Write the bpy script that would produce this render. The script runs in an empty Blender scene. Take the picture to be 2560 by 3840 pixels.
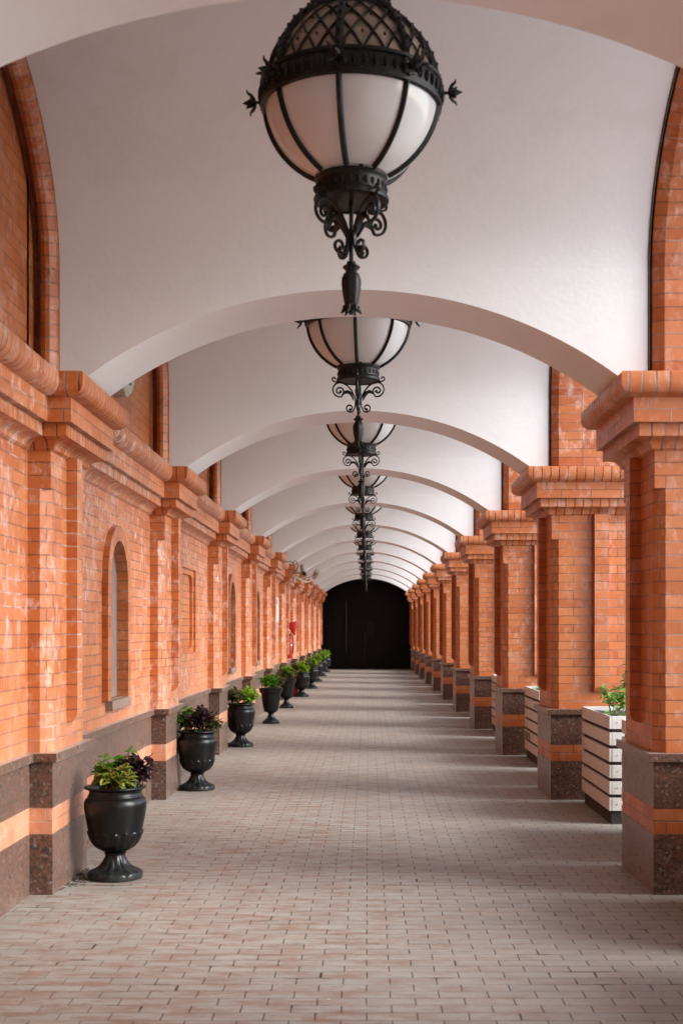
import bpy, math, random
from math import sin, cos, pi, sqrt, radians
from mathutils import Vector, Matrix

random.seed(7)
SC = bpy.context.scene
COL = SC.collection

# ------------------------------------------------------------------ camera
cam = bpy.data.cameras.new("camera")
cam.sensor_fit = 'VERTICAL'
cam.sensor_height = 36.0
cam.sensor_width = 24.0
cam.lens = 4750.0 / 3840.0 * 36.0
cam.shift_x = -100.0 / 3840.0
cam.shift_y = 445.0 / 3840.0
cam.clip_start = 0.05
cam.clip_end = 2000.0
cam.dof.use_dof = True
cam.dof.focus_distance = 13.0
cam.dof.aperture_fstop = 4.0
camo = bpy.data.objects.new("camera", cam)
COL.objects.link(camo)
camo.location = (0.0, 0.0, 1.5)
camo.rotation_euler = (radians(90), 0, 0)
SC.camera = camo

# ------------------------------------------------------------------ light
SUN_EL = 30.0          # degrees above the horizon, from the open (right hand) side
SUN_AZ = 106.0         # compass style: 90 = from +X, more = from behind the camera
w = bpy.data.worlds.new("World")
SC.world = w
w.use_nodes = True
nt = w.node_tree
nt.nodes.clear()
sky = nt.nodes.new("ShaderNodeTexSky")
sky.sky_type = 'NISHITA'
sky.sun_disc = False
sky.sun_elevation = radians(SUN_EL)
sky.sun_rotation = radians(SUN_AZ)
sky.air_density = 1.0
sky.dust_density = 1.0
sky.ozone_density = 2.0
hs = nt.nodes.new("ShaderNodeHueSaturation")
hs.inputs['Saturation'].default_value = 0.70     # cloud cover takes the blue out
bg = nt.nodes.new("ShaderNodeBackground")
bg.inputs['Strength'].default_value = 0.13
wo = nt.nodes.new("ShaderNodeOutputWorld")
nt.links.new(sky.outputs[0], hs.inputs['Color'])
nt.links.new(hs.outputs[0], bg.inputs['Color'])
nt.links.new(bg.outputs[0], wo.inputs['Surface'])

sun = bpy.data.lights.new("sun", 'SUN')
sun.energy = 1.2
sun.angle = radians(32)
sun.color = (1.0, 0.985, 0.965)
suno = bpy.data.objects.new("sun", sun)
COL.objects.link(suno)
_az, _el = radians(SUN_AZ), radians(SUN_EL)
_d = Vector((sin(_az) * cos(_el), cos(_az) * cos(_el), sin(_el)))
suno.rotation_euler = _d.to_track_quat('Z', 'Y').to_euler()
suno.location = (30, 20, 20)

SC.view_settings.view_transform = 'Standard'
SC.view_settings.look = 'None'
SC.view_settings.gamma = 1.0
SC.view_settings.exposure = 2.15
SC.view_settings.use_curve_mapping = False
SC.render.engine = 'CYCLES'
SC.cycles.use_denoising = True
SC.cycles.max_bounces = 10
SC.cycles.diffuse_bounces = 4
SC.cycles.glossy_bounces = 4
SC.cycles.caustics_reflective = False
SC.cycles.caustics_refractive = False
SC.cycles.sample_clamp_indirect = 8.0

# ------------------------------------------------------------------ materials
class NT:
    def __init__(s, name):
        s.m = bpy.data.materials.new(name)
        s.m.use_nodes = True
        s.t = s.m.node_tree
        s.t.nodes.clear()
        s.out = s.n("ShaderNodeOutputMaterial")
        s.b = s.n("ShaderNodeBsdfPrincipled")
        s.t.links.new(s.b.outputs[0], s.out.inputs['Surface'])
    def n(s, typ, **kw):
        nd = s.t.nodes.new(typ)
        for k, v in kw.items():
            setattr(nd, k, v)
        return nd
    def l(s, a, b):
        s.t.links.new(a, b)
    def set(s, **kw):
        names = dict(rough='Roughness', metal='Metallic', spec='Specular IOR Level', coat='Coat Weight', coatr='Coat Roughness', sheen='Sheen Weight')
        for k, v in kw.items():
            s.b.inputs[names[k]].default_value = v
    def col(s, c):
        s.b.inputs['Base Color'].default_value = (*c, 1)
    def uv(s):
        return s.n("ShaderNodeTexCoord").outputs['UV']
    def obj(s):
        return s.n("ShaderNodeTexCoord").outputs['Object']
    def geo(s):
        return s.n("ShaderNodeNewGeometry").outputs['Position']
    def map(s, v, scale=(1, 1, 1), loc=(0, 0, 0)):
        m = s.n("ShaderNodeMapping")
        m.inputs['Scale'].default_value = scale
        m.inputs['Location'].default_value = loc
        s.l(v, m.inputs['Vector'])
        return m.outputs[0]
    def noise(s, v, scale, detail=4, rough=.55):
        nd = s.n("ShaderNodeTexNoise")
        nd.inputs['Scale'].default_value = scale
        nd.inputs['Detail'].default_value = detail
        nd.inputs['Roughness'].default_value = rough
        s.l(v, nd.inputs['Vector'])
        return nd.outputs['Fac']
    def ramp(s, f, stops):
        r = s.n("ShaderNodeValToRGB")
        els = r.color_ramp.elements
        while len(els) < len(stops):
            els.new(0.5)
        for e, (p, c) in zip(els, stops):
            e.position = p
            e.color = (*c, 1) if not isinstance(c, (int, float)) else (c, c, c, 1)
        s.l(f, r.inputs[0])
        return r.outputs[0]
    def mix(s, f, a, b, mode='MIX'):
        m = s.n("ShaderNodeMix", data_type='RGBA', blend_type=mode)
        for sock, v in ((m.inputs[0], f), (m.inputs[6], a), (m.inputs[7], b)):
            if hasattr(v, 'is_linked'):
                s.l(v, sock)
            elif isinstance(v, (int, float)):
                sock.default_value = v
            else:
                sock.default_value = (*v, 1)
        return m.outputs[2]
    def math(s, op, a, b=0.0):
        m = s.n("ShaderNodeMath", operation=op)
        for sock, v in ((m.inputs[0], a), (m.inputs[1], b)):
            if hasattr(v, 'is_linked'):
                s.l(v, sock)
            else:
                sock.default_value = v
        return m.outputs[0]
    def base(s, c):
        s.l(c, s.b.inputs['Base Color'])
    def bump(s, h, strength=.3, dist=.01):
        b = s.n("ShaderNodeBump")
        b.inputs['Strength'].default_value = strength
        b.inputs['Distance'].default_value = dist
        s.l(h, b.inputs['Height'])
        s.l(b.outputs[0], s.b.inputs['Normal'])

def brick_mat(name, bw=.26, rh=.0752, c1=(.42, .100, .019), c2=(.54, .155, .036), mortar=(.23, .080, .034), ms=.0046,
              offset=.5, stain=0.0, rough=.42, rot=False):
    m = NT(name)
    uv = m.uv()
    geo = m.geo()
    # tiny waviness of the joints
    nz = m.n("ShaderNodeTexNoise")
    nz.inputs['Scale'].default_value = 9.0
    nz.inputs['Detail'].default_value = 2
    m.l(geo, nz.inputs['Vector'])
    va = m.n("ShaderNodeVectorMath", operation='MULTIPLY_ADD')
    m.l(nz.outputs['Color'], va.inputs[0])
    va.inputs[1].default_value = (.006, .006, 0)
    m.l(uv, va.inputs[2])
    br = m.n("ShaderNodeTexBrick")
    br.offset = offset
    br.squash = 1.0
    br.inputs['Scale'].default_value = 1.0
    br.inputs['Brick Width'].default_value = bw
    br.inputs['Row Height'].default_value = rh
    br.inputs['Mortar Size'].default_value = ms
    br.inputs['Mortar Smooth'].default_value = .25
    br.inputs['Bias'].default_value = 0.0
    br.inputs['Color1'].default_value = (*c1, 1)
    br.inputs['Color2'].default_value = (*c2, 1)
    br.inputs['Mortar'].default_value = (*mortar, 1)
    m.l(va.outputs[0], br.inputs['Vector'])
    # second, decorrelated random tone per brick
    br2 = m.n("ShaderNodeTexBrick")
    br2.offset = offset
    for k in ('Scale', 'Brick Width', 'Row Height', 'Mortar Size', 'Mortar Smooth'):
        br2.inputs[k].default_value = br.inputs[k].default_value
    br2.inputs['Mortar Size'].default_value = 0
    br2.inputs['Color1'].default_value = (0, 0, 0, 1)
    br2.inputs['Color2'].default_value = (1, 1, 1, 1)
    m.l(m.map(va.outputs[0], loc=(bw * 38, rh * 54, 0)), br2.inputs['Vector'])
    pinkish = m.mix(m.math('MULTIPLY', m.math('POWER', br2.outputs['Color'], 1.6), .45), br.outputs['Color'], (.54, .22, .092))
    pinkish = m.mix(m.math('MULTIPLY', m.ramp(br2.outputs['Color'], [(.0, 1), (.3, 0)]), .32), pinkish, (.30, .060, .010))
    big = m.noise(geo, 1.3, 3)
    fine = m.noise(geo, 26.0, 4)
    c = m.mix(m.ramp(big, [(.3, .0), (.7, .22)]), pinkish, (.34, .070, .014))
    c = m.mix(m.ramp(fine, [(.35, .0), (.75, .26)]), c, (.58, .215, .07))
    # keep the joints dark
    c = m.mix(br.outputs['Fac'], c, (*mortar,))
    if stain > 0:
        st = m.map(geo, scale=(6, 6, 4.6))
        n1 = m.noise(st, 1.6, 6, .7)
        n2 = m.noise(geo, .55, 2)
        n3 = m.noise(m.map(geo, scale=(30, 30, 9)), 1.0, 5, .7)
        k = m.math('MULTIPLY', m.ramp(n1, [(.50, 0), (.60, 1)]), m.ramp(n2, [(.34, 0), (.58, 1)]))
        k = m.math('MULTIPLY', k, m.ramp(n3, [(.40, .15), (.62, 1)]))
        # salts bloom first along the joints
        jn = m.math('MULTIPLY', br.outputs['Fac'], m.ramp(m.noise(geo, 2.3, 3), [(.52, 0), (.62, .7)]))
        k = m.math('MAXIMUM', k, jn)
        c = m.mix(m.math('MULTIPLY', k, stain), c, (.74, .60, .54))
    if stain > .7:
        gz = m.n("ShaderNodeSeparateXYZ")
        m.l(geo, gz.inputs[0])
        low = m.math('MULTIPLY', m.ramp(m.math('MULTIPLY', gz.outputs[2], .5), [(.2, .85), (.42, .35), (.62, 0)]), m.ramp(m.noise(m.map(geo, scale=(5, 5, 2)), 1.5, 5, .65), [(.3, .35), (.65, .85)]))
        c = m.mix(low, c, (.62, .32, .20))
        m.set(sheen=.12)
        m.b.inputs['Sheen Roughness'].default_value = .55
        m.b.inputs['Sheen Tint'].default_value = (1, .88, .80, 1)
    m.base(c)
    hgt = m.math('SUBTRACT', m.math('MULTIPLY', fine, .18), br.outputs['Fac'])
    m.bump(hgt, .55 if rh < 1 else .9, .006 if rh < 1 else .010)
    m.l(m.ramp(fine, [(.3, rough - .12), (.7, rough + .10)]), m.b.inputs['Roughness'])
    m.set(spec=.45)
    return m.m

M = {}
M['brick'] = brick_mat('brick', stain=.35)
M['brick_stained'] = brick_mat('brick_stained', stain=.72)
M['brick_upper_shaded'] = brick_mat('brick_upper_shaded', stain=.35, c1=(.32, .072, .014), c2=(.42, .108, .024))  # brick with the dimmer light above the cornice put into its colour
M['rowlock'] = brick_mat('rowlock', bw=.0755, rh=50.0, offset=0, ms=.006, stain=.4, mortar=(.13, .045, .02))
M['rowlock_stained'] = brick_mat('rowlock_stained', bw=.0755, rh=50.0, offset=0, ms=.006, stain=.95, mortar=(.13, .045, .02))
M['voussoir'] = brick_mat('voussoir', bw=.32, rh=.078, offset=0, ms=.005, stain=.45, c1=(.33, .075, .015), c2=(.45, .12, .028))  # darkened from brick: shade round the upper arches put into the colour

def granite(name, dark=0.0):
    m = NT(name)
    g = m.geo()
    v = m.n("ShaderNodeTexVoronoi")
    v.inputs['Scale'].default_value = 78
    m.l(g, v.inputs['Vector'])
    sep = m.n("ShaderNodeSeparateColor")
    m.l(v.outputs['Color'], sep.inputs[0])
    c = m.ramp(sep.outputs[0], [(0.0, (.022, .017, .015)), (.26, (.05, .03, .024)), (.36, (.13, .052, .028)),
                                (.62, (.18, .075, .042)), (.8, (.07, .045, .034)), (1.0, (.27, .22, .19))])
    n = m.noise(g, 34, 3)
    c = m.mix(m.ramp(n, [(.46, 0), (.60, .6)]), c, (.150, .055, .026))
    c = m.mix(m.ramp(m.noise(g, 2.2, 3), [(.35, 0), (.7, .45)]), c, (.055, .032, .024))
    m.base(c)
    m.set(rough=.16, spec=.55, sheen=.26)
    m.b.inputs['Sheen Roughness'].default_value = .5
    m.b.inputs['Sheen Tint'].default_value = (1, .86, .74, 1)
    m.l(m.ramp(m.noise(g, 5, 3), [(.3, .26), (.75, .44)]), m.b.inputs['Roughness'])
    return m.m
M['granite'] = granite('granite')

def paving():
    m = NT('paving')
    uv = m.uv()
    geo = m.geo()
    nz = m.n("ShaderNodeTexNoise")
    nz.inputs['Scale'].default_value = 3.0
    nz.inputs['Detail'].default_value = 3
    m.l(geo, nz.inputs['Vector'])
    va = m.n("ShaderNodeVectorMath", operation='MULTIPLY_ADD')
    m.l(nz.outputs['Color'], va.inputs[0])
    va.inputs[1].default_value = (.014, .010, 0)
    m.l(uv, va.inputs[2])
    def br(ms, c1, c2, mo, loc=None):
        b = m.n("ShaderNodeTexBrick")
        b.offset = .5
        b.inputs['Scale'].default_value = 1
        b.inputs['Brick Width'].default_value = .199
        b.inputs['Row Height'].default_value = .0995
        b.inputs['Mortar Size'].default_value = ms
        b.inputs['Mortar Smooth'].default_value = .2
        b.inputs['Color1'].default_value = (*c1, 1)
        b.inputs['Color2'].default_value = (*c2, 1)
        b.inputs['Mortar'].default_value = (*mo, 1)
        m.l(va.outputs[0] if loc is None else m.map(va.outputs[0], loc=loc), b.inputs['Vector'])
        return b
    b1 = br(.0028, (.268, .272, .240), (.345, .348, .308), (.07, .05, .045))
    b2 = br(.0, (0, 0, 0), (1, 1, 1), (.5, .5, .5), loc=(.199 * 20, .0995 * 34, 0))
    c = m.mix(m.math('MULTIPLY', b2.outputs['Color'], .55), b1.outputs['Color'], (.355, .325, .275))
    # fine grit and pale scuffs
    grit = m.noise(geo, 160, 3, .7)
    c = m.mix(m.ramp(grit, [(.35, .0), (.7, .35)]), c, (.46, .42, .38))
    c = m.mix(m.ramp(m.noise(geo, 38, 4, .7), [(.5, 0), (.75, .35)]), c, (.20, .165, .145))
    # rusty soil washed out of the urns, along the wall on the left
    sx = m.n("ShaderNodeSeparateXYZ")
    m.l(geo, sx.inputs[0])
    left = m.ramp(m.math('MULTIPLY_ADD', sx.outputs[0], -.28), [(.0, 0), (.1, .0), (.5, 1)])
    rust = m.math('MULTIPLY', m.ramp(m.noise(m.map(geo, scale=(1.2, 4.5, 1)), 3.2, 7, .75), [(.45, 0), (.60, 1)]), left)
    c = m.mix(m.math('MULTIPLY', rust, .8), c, (.24, .130, .080))
    c = m.mix(m.ramp(m.noise(geo, .9, 4), [(.35, 0), (.7, .30)]), c, (.31, .295, .275))
    # joints: dark in the middle of the walk, filled with dust towards the wall
    sv = m.n("ShaderNodeSeparateXYZ")
    m.l(va.outputs[0], sv.inputs[0])
    fr = m.math('FRACT', m.math('DIVIDE', m.math('ADD', sv.outputs[1], 20 * .0995), .0995))
    rowm = m.ramp(m.math('ABSOLUTE', m.math('SUBTRACT', fr, .5)), [(.455, 0), (.475, 1)])
    jstr = m.mix(rowm, (.92, .92, .92), m.ramp(m.noise(m.map(geo, scale=(.8, 5, 1)), 1.2, 3), [(.38, (.08, .08, .08)), (.68, (.65, .65, .65))]))
    jd = m.mix(m.math('MAXIMUM', m.ramp(m.math('MULTIPLY_ADD', sx.outputs[0], .3), [(.0, 0), (.25, 1)]), m.ramp(m.noise(geo, 1.7, 3), [(.45, 0), (.6, .9)])), (.30, .22, .185), (.035, .024, .020))
    c = m.mix(m.math('MULTIPLY', b1.outputs['Fac'], jstr), c, jd)
    # the odd wide, broken joint
    wide = br(.006, (0, 0, 0), (0, 0, 0), (1, 1, 1))
    wk = m.math('MULTIPLY', wide.outputs['Fac'], m.ramp(m.noise(m.map(geo, scale=(1.0, 2.2, 1)), 2.6, 3), [(.60, 0), (.66, 1)]))
    c = m.mix(wk, c, (.055, .035, .028))
    # paint specks
    sp = m.n("ShaderNodeTexVoronoi")
    sp.inputs['Scale'].default_value = 5.5
    m.l(geo, sp.inputs['Vector'])
    c = m.mix(m.ramp(sp.outputs['Distance'], [(.028, .8), (.045, 0)]), c, (.6, .57, .54))
    m.base(c)
    h = m.math('SUBTRACT', m.math('MULTIPLY', grit, .15), m.math('MAXIMUM', b1.outputs['Fac'], wk))
    m.bump(h, .55, .005)
    m.l(m.ramp(m.noise(geo, 6, 4), [(.3, .42), (.7, .62)]), m.b.inputs['Roughness'])
    m.set(spec=.4)
    return m.m
M['paving'] = paving()

def plaster():
    m = NT('white_plaster')
    g = m.geo()
    n1 = m.noise(g, .8, 4)
    c = m.mix(m.ramp(n1, [(.35, 0), (.7, 1)]), (.79, .80, .80), (.765, .77, .77))
    c = m.mix(m.ramp(m.noise(g, 3.5, 5, .65), [(.55, 0), (.8, .35)]), c, (.68, .67, .65))
    # old damp tide marks
    tide = m.ramp(m.noise(m.map(g, scale=(1, 1, 1.6)), 1.1, 6, .6), [(.60, 0), (.63, .10), (.68, .04), (.8, .08)])
    c = m.mix(tide, c, (.56, .52, .47))
    m.base(c)
    h = m.math('ADD', m.math('MULTIPLY', m.noise(g, 1.6, 4), 1.0), m.math('MULTIPLY', m.noise(g, 30, 4, .6), .10))
    m.bump(h, .35, .03)
    m.set(rough=.62, spec=.3)
    return m.m
M['plaster'] = plaster()

def simple(name, c, rough=.5, metal=0.0, spec=.5, var=None, vs=12, bump=0.0, coat=0.0):
    m = NT(name)
    if var:
        g = m.geo()
        m.base(m.mix(m.ramp(m.noise(g, vs, 5, .65), [(.38, 0), (.68, 1)]), c, var))
        if bump:
            m.bump(m.noise(g, vs * 3, 4), bump, .004)
    else:
        m.col(c)
    m.set(rough=rough, metal=metal, spec=spec, coat=coat)
    return m.m

def iron():
    m = NT('wrought_iron')
    g = m.obj()
    c = m.mix(m.ramp(m.noise(g, 22, 5, .7), [(.5, 0), (.72, 1)]), (.004, .004, .0036), (.016, .018, .016))
    c = m.mix(m.ramp(m.noise(g, 75, 4, .75), [(.62, 0), (.72, .6)]), c, (.22, .17, .11))
    m.base(c)
    m.set(rough=.46, spec=.30)
    m.bump(m.noise(g, 60, 3), .25, .003)
    return m.m
M['iron'] = iron()

def opal():
    m = NT('opal_glass')
    g = m.obj()
    c = m.mix(m.ramp(m.noise(g, 3, 4), [(.35, 0), (.7, 1)]), (.80, .80, .80), (.72, .715, .70))
    c = m.mix(m.ramp(m.noise(g, 34, 5, .8), [(.70, 0), (.78, .8)]), c, (.30, .22, .17))
    m.base(c)
    m.set(rough=.12, spec=.5)
    tr = m.n("ShaderNodeBsdfTranslucent")
    tr.inputs[0].default_value = (.8, .78, .75, 1)
    mx = m.n("ShaderNodeMixShader")
    mx.inputs[0].default_value = .22
    m.l(m.b.outputs[0], mx.inputs[1])
    m.l(tr.outputs[0], mx.inputs[2])
    m.l(mx.outputs[0], m.out.inputs['Surface'])
    return m.m
M['opal'] = opal()
M['amber'] = simple('dusty_glass', (.36, .27, .20), .35, var=(.24, .17, .12), vs=14)

def urn_mat():
    m = NT('urn_black')
    g = m.obj()
    sx = m.n("ShaderNodeSeparateXYZ")
    m.l(g, sx.inputs[0])
    n = m.noise(g, 30, 5, .7)
    c = m.mix(m.ramp(n, [(.55, 0), (.75, .8)]), (.0032, .0032, .0032), (.007, .0075, .0075))
    foot = m.math('MULTIPLY', m.ramp(sx.outputs[2], [(.04, 1), (.16, 0)]), m.ramp(m.noise(g, 18, 4), [(.38, 0), (.6, .8)]))
    c = m.mix(foot, c, (.028, .034, .031))
    c = m.mix(m.ramp(m.noise(g, 120, 2), [(.74, 0), (.78, .6)]), c, (.22, .21, .19))
    m.base(c)
    m.l(m.ramp(n, [(.3, .27), (.7, .40)]), m.b.inputs['Roughness'])
    m.set(spec=.36)
    m.bump(m.noise(g, 45, 3), .12, .003)
    return m.m
M['urn'] = urn_mat()
M['soil'] = simple('soil', (.045, .03, .02), .95, var=(.02, .014, .01), vs=60, bump=.8)
M['slat'] = simple('painted_slat', (.68, .66, .62), .55, var=(.60, .57, .52), vs=20, bump=.2)
M['dark_wood'] = simple('planter_core', (.022, .017, .014), .8, var=(.045, .04, .03), vs=25)
M['rust_letter'] = simple('brown_lettering', (.16, .065, .02), .8)
M['cctv'] = simple('cctv_housing', (.38, .33, .28), .4, var=(.30, .26, .22), vs=30)
M['black'] = simple('black_plastic', (.012, .012, .012), .4)
M['steel'] = simple('grey_steel', (.35, .34, .33), .35, metal=.6)
M['red'] = simple('red_paint', (.60, .035, .025), .38, var=(.48, .03, .02), vs=12)
M['label_white'] = simple('label_white', (.75, .73, .70), .5)
M['box_white'] = simple('box_white', (.56, .55, .50), .45, var=(.48, .47, .42), vs=9)
M['stone'] = simple('carved_stone', (.60, .60, .50), .8, var=(.45, .46, .38), vs=22, bump=.5)
M['pane'] = simple('frosted_pane', (.25, .205, .19), .25, var=(.20, .165, .155), vs=4)
M['sill'] = simple('sill_stone', (.26, .18, .14), .6, var=(.19, .125, .10), vs=25)
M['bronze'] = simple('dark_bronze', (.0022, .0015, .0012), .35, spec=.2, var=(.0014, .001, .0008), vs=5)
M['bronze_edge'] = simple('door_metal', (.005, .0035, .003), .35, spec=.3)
M['dark_room'] = simple('unlit_porch_black', (.004, .0025, .002), .9, spec=.1)  # near-black: the porch's lack of light put into the colour
M['notice'] = simple('notice_card', (.010, .008, .005), .5, spec=.2)
M['sky_block_roof'] = simple('roof_metal', (.22, .20, .19), .6)
M['ground'] = simple('yard_paving', (.52, .53, .54), .9, var=(.47, .48, .49), vs=.6)
M['gap'] = simple('flashing', (.10, .08, .065), .7, var=(.03, .022, .018), vs=30)

def leaf_mat(name, edge, centre, mid, bright=1.0):
    m = NT(name)
    uv = m.uv()
    sx = m.n("ShaderNodeSeparateXYZ")
    m.l(uv, sx.inputs[0])
    at = m.n("ShaderNodeObjectInfo")
    g = m.geo()
    n = m.noise(g, 45, 2)
    d = m.math('ADD', sx.outputs[0], m.math('MULTIPLY', m.math('SUBTRACT', n, .5), .35))
    c = m.ramp(d, [(.0, centre), (.30, centre), (.48, mid), (.62, edge), (1.0, edge)])
    c = m.mix(m.ramp(sx.outputs[1], [(0, .0), (1, .55)]), c, tuple(x * .45 for x in edge))
    m.base(c)
    m.set(rough=.45, spec=.4)
    tr = m.n("ShaderNodeBsdfTranslucent")
    m.l(c, tr.inputs[0])
    mx = m.n("ShaderNodeMixShader")
    mx.inputs[0].default_value = .3
    m.l(m.b.outputs[0], mx.inputs[1])
    m.l(tr.outputs[0], mx.inputs[2])
    m.l(mx.outputs[0], m.out.inputs['Surface'])
    return m.m
M['leaf_green'] = leaf_mat('leaf_green', (.12, .33, .02), (.14, .36, .03), (.13, .34, .025))
M['leaf_lime'] = leaf_mat('leaf_lime', (.30, .52, .03), (.26, .48, .03), (.29, .51, .03))
M['leaf_coleus'] = leaf_mat('leaf_coleus', (.36, .50, .09), (.22, .010, .012), (.14, .10, .02))
M['leaf_purple'] = leaf_mat('leaf_purple', (.040, .018, .026), (.055, .020, .032), (.045, .018, .026))
M['leaf_bronze'] = leaf_mat('leaf_bronze', (.20, .22, .07), (.055, .022, .018), (.09, .06, .025))
M['leaf_young'] = leaf_mat('leaf_young', (.30, .50, .12), (.33, .53, .14), (.31, .51, .12))
M['stem'] = simple('stem', (.10, .14, .04), .6)

# ------------------------------------------------------------------ mesh builder
class MB:
    def __init__(s):
        s.v, s.f, s.uv, s.mi, s.sm = [], [], [], [], []
        s.voff, s.vs = 0.0, 1.0
    def face(s, pts, uv=None, m=0, smooth=False):
        pts = [Vector(p) for p in pts]
        if uv is None:
            n = Vector((0, 0, 0))
            for i in range(len(pts)):
                a, b = pts[i], pts[(i + 1) % len(pts)]
                n += Vector(((a.y - b.y) * (a.z + b.z), (a.z - b.z) * (a.x + b.x), (a.x - b.x) * (a.y + b.y)))
            if n.length < 1e-12:
                return
            n.normalize()
            if abs(n.z) > .75:
                uv = [(p.x, p.y) for p in pts]
            else:
                t = Vector((-n.y, n.x, 0)).normalized()
                uv = [(p.dot(t), (p.z - s.voff) * s.vs) for p in pts]
        k = len(s.v)
        s.v += [tuple(p) for p in pts]
        s.f.append(tuple(range(k, k + len(pts))))
        s.uv.append(uv)
        s.mi.append(m)
        s.sm.append(smooth)
    def box(s, x0, x1, y0, y1, z0, z1, m=0, skip=''):
        a = lambda *p: p
        if 'b' not in skip: s.face([(x0, y0, z0), (x0, y1, z0), (x1, y1, z0), (x1, y0, z0)], m=m)
        if 't' not in skip: s.face([(x0, y0, z1), (x1, y0, z1), (x1, y1, z1), (x0, y1, z1)], m=m)
        if 'f' not in skip: s.face([(x0, y0, z0), (x1, y0, z0), (x1, y0, z1), (x0, y0, z1)], m=m)
        if 'k' not in skip: s.face([(x1, y1, z0), (x0, y1, z0), (x0, y1, z1), (x1, y1, z1)], m=m)
        if 'l' not in skip: s.face([(x0, y1, z0), (x0, y0, z0), (x0, y0, z1), (x0, y1, z1)], m=m)
        if 'r' not in skip: s.face([(x1, y0, z0), (x1, y1, z0), (x1, y1, z1), (x1, y0, z1)], m=m)
    def bevbox(s, x0, x1, y0, y1, z0, z1, b=.004, m=0):
        # box with chamfered vertical and horizontal edges
        def ring(z, ins):
            X0, X1, Y0, Y1 = x0 + ins, x1 - ins, y0 + ins, y1 - ins
            return [(X0 + b, Y0, z), (X1 - b, Y0, z), (X1, Y0 + b, z), (X1, Y1 - b, z), (X1 - b, Y1, z), (X0 + b, Y1, z), (X0, Y1 - b, z), (X0, Y0 + b, z)]
        rs = [ring(z0, b), ring(z0 + b, 0), ring(z1 - b, 0), ring(z1, b)]
        for r0, r1 in zip(rs, rs[1:]):
            for i in range(8):
                j = (i + 1) % 8
                s.face([r0[i], r0[j], r1[j], r1[i]], m=m)
        s.face(rs[3], m=m)
        s.face(rs[0][::-1], m=m)
    def prism(s, poly, z0, z1, m=0, top=True, bot=True):
        n = len(poly)
        for i in range(n):
            a, b = poly[i], poly[(i + 1) % n]
            s.face([(*a, z0), (*b, z0), (*b, z1), (*a, z1)], m=m)
        if top: s.face([(*p, z1) for p in poly], m=m)
        if bot: s.face([(*p, z0) for p in reversed(poly)], m=m)
    def sweep(s, prof, path, closed=False, mats=None, smooth=None, voff=None):
        """prof: [(out, z)], path: plan polyline, outward = right hand of travel"""
        n = len(path)
        segs = n if closed else n - 1
        nor = []
        for i in range(segs):
            a, b = Vector(path[i]), Vector(path[(i + 1) % n])
            d = (b - a).normalized()
            nor.append(Vector((d.y, -d.x)))
        off = []
        for i in range(n):
            if closed:
                n0, n1 = nor[i - 1], nor[i]
            else:
                n0, n1 = nor[max(i - 1, 0)], nor[min(i, segs - 1)]
            mt = (n0 + n1)
            mt = mt / mt.dot(n1) if mt.length > 1e-6 else n1
            off.append(mt)
        for i in range(segs):
            j = (i + 1) % n
            a, b = Vector(path[i]), Vector(path[j])
            d = (b - a).normalized()
            vl = 0.0
            for k in range(len(prof) - 1):
                (o0, z0), (o1, z1) = prof[k], prof[k + 1]
                L = math.hypot(o1 - o0, z1 - z0)
                p = [a + off[i] * o0, b + off[j] * o0, b + off[j] * o1, a + off[i] * o1]
                zz = [z0, z0, z1, z1]
                mm = mats[k] if mats else 0
                us = [q.dot(d) for q in p]
                if voff is not None and voff.get(mm) is not None:
                    vv = [(z0 - voff[mm]), (z0 - voff[mm]), (z1 - voff[mm]), (z1 - voff[mm])]
                else:
                    vv = [vl + 25, vl + 25, vl + L + 25, vl + L + 25]
                s.face([(p[q].x, p[q].y, zz[q]) for q in range(4)], uv=[(us[q], vv[q]) for q in range(4)], m=mm,
                       smooth=bool(smooth and smooth[k]))
                vl += L
    def lathe(s, prof, seg=32, c=(0, 0, 0), rf=None, m=0, smooth=True, a0=0, a1=2 * pi):
        full = abs(a1 - a0 - 2 * pi) < 1e-6
        P = []
        for (r, z) in prof:
            row = []
            for i in range(seg + (0 if full else 1)):
                a = a0 + (a1 - a0) * i / seg
                rr = r * (rf(a, z) if rf else 1.0)
                row.append((c[0] + rr * cos(a), c[1] + rr * sin(a), c[2] + z))
            P.append(row)
        for k in range(len(P) - 1):
            for i in range(seg):
                j = (i + 1) % seg if full else i + 1
                a, b, cc, d = P[k][i], P[k][j], P[k + 1][j], P[k + 1][i]
                q = [a, b, cc, d]
                if prof[k][0] < 1e-6: q = [a, cc, d]
                elif prof[k + 1][0] < 1e-6: q = [a, b, cc]
                s.face(q, m=m, smooth=smooth)
    def tube(s, pts, r, seg=6, m=0, cap=True, flat=1.0, up=None):
        pts = [Vector(p) for p in pts]
        n = len(pts)
        rs = r if isinstance(r, (list, tuple)) else [r] * n
        t0 = (pts[1] - pts[0]).normalized()
        ref = Vector(up) if up else (Vector((0, 0, 1)) if abs(t0.z) < .9 else Vector((1, 0, 0)))
        rings = []
        for i in range(n):
            t = (pts[min(i + 1, n - 1)] - pts[max(i - 1, 0)]).normalized()
            if up is None:
                b = t.cross(ref).normalized()
                ref = b.cross(t).normalized()
                nn = ref
            else:
                b = Vector(up)
                b = (b - t * b.dot(t)).normalized()
                nn = t.cross(b).normalized()
            rings.append([pts[i] + (b * (cos(2 * pi * k / seg) * flat) + nn * sin(2 * pi * k / seg)) * rs[i] for k in range(seg)])
        for i in range(n - 1):
            for k in range(seg):
                j = (k + 1) % seg
                s.face([rings[i][k], rings[i][j], rings[i + 1][j], rings[i + 1][k]], m=m, smooth=True)
        if cap:
            s.face(rings[0][::-1], m=m)
            s.face(rings[-1], m=m)
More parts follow.
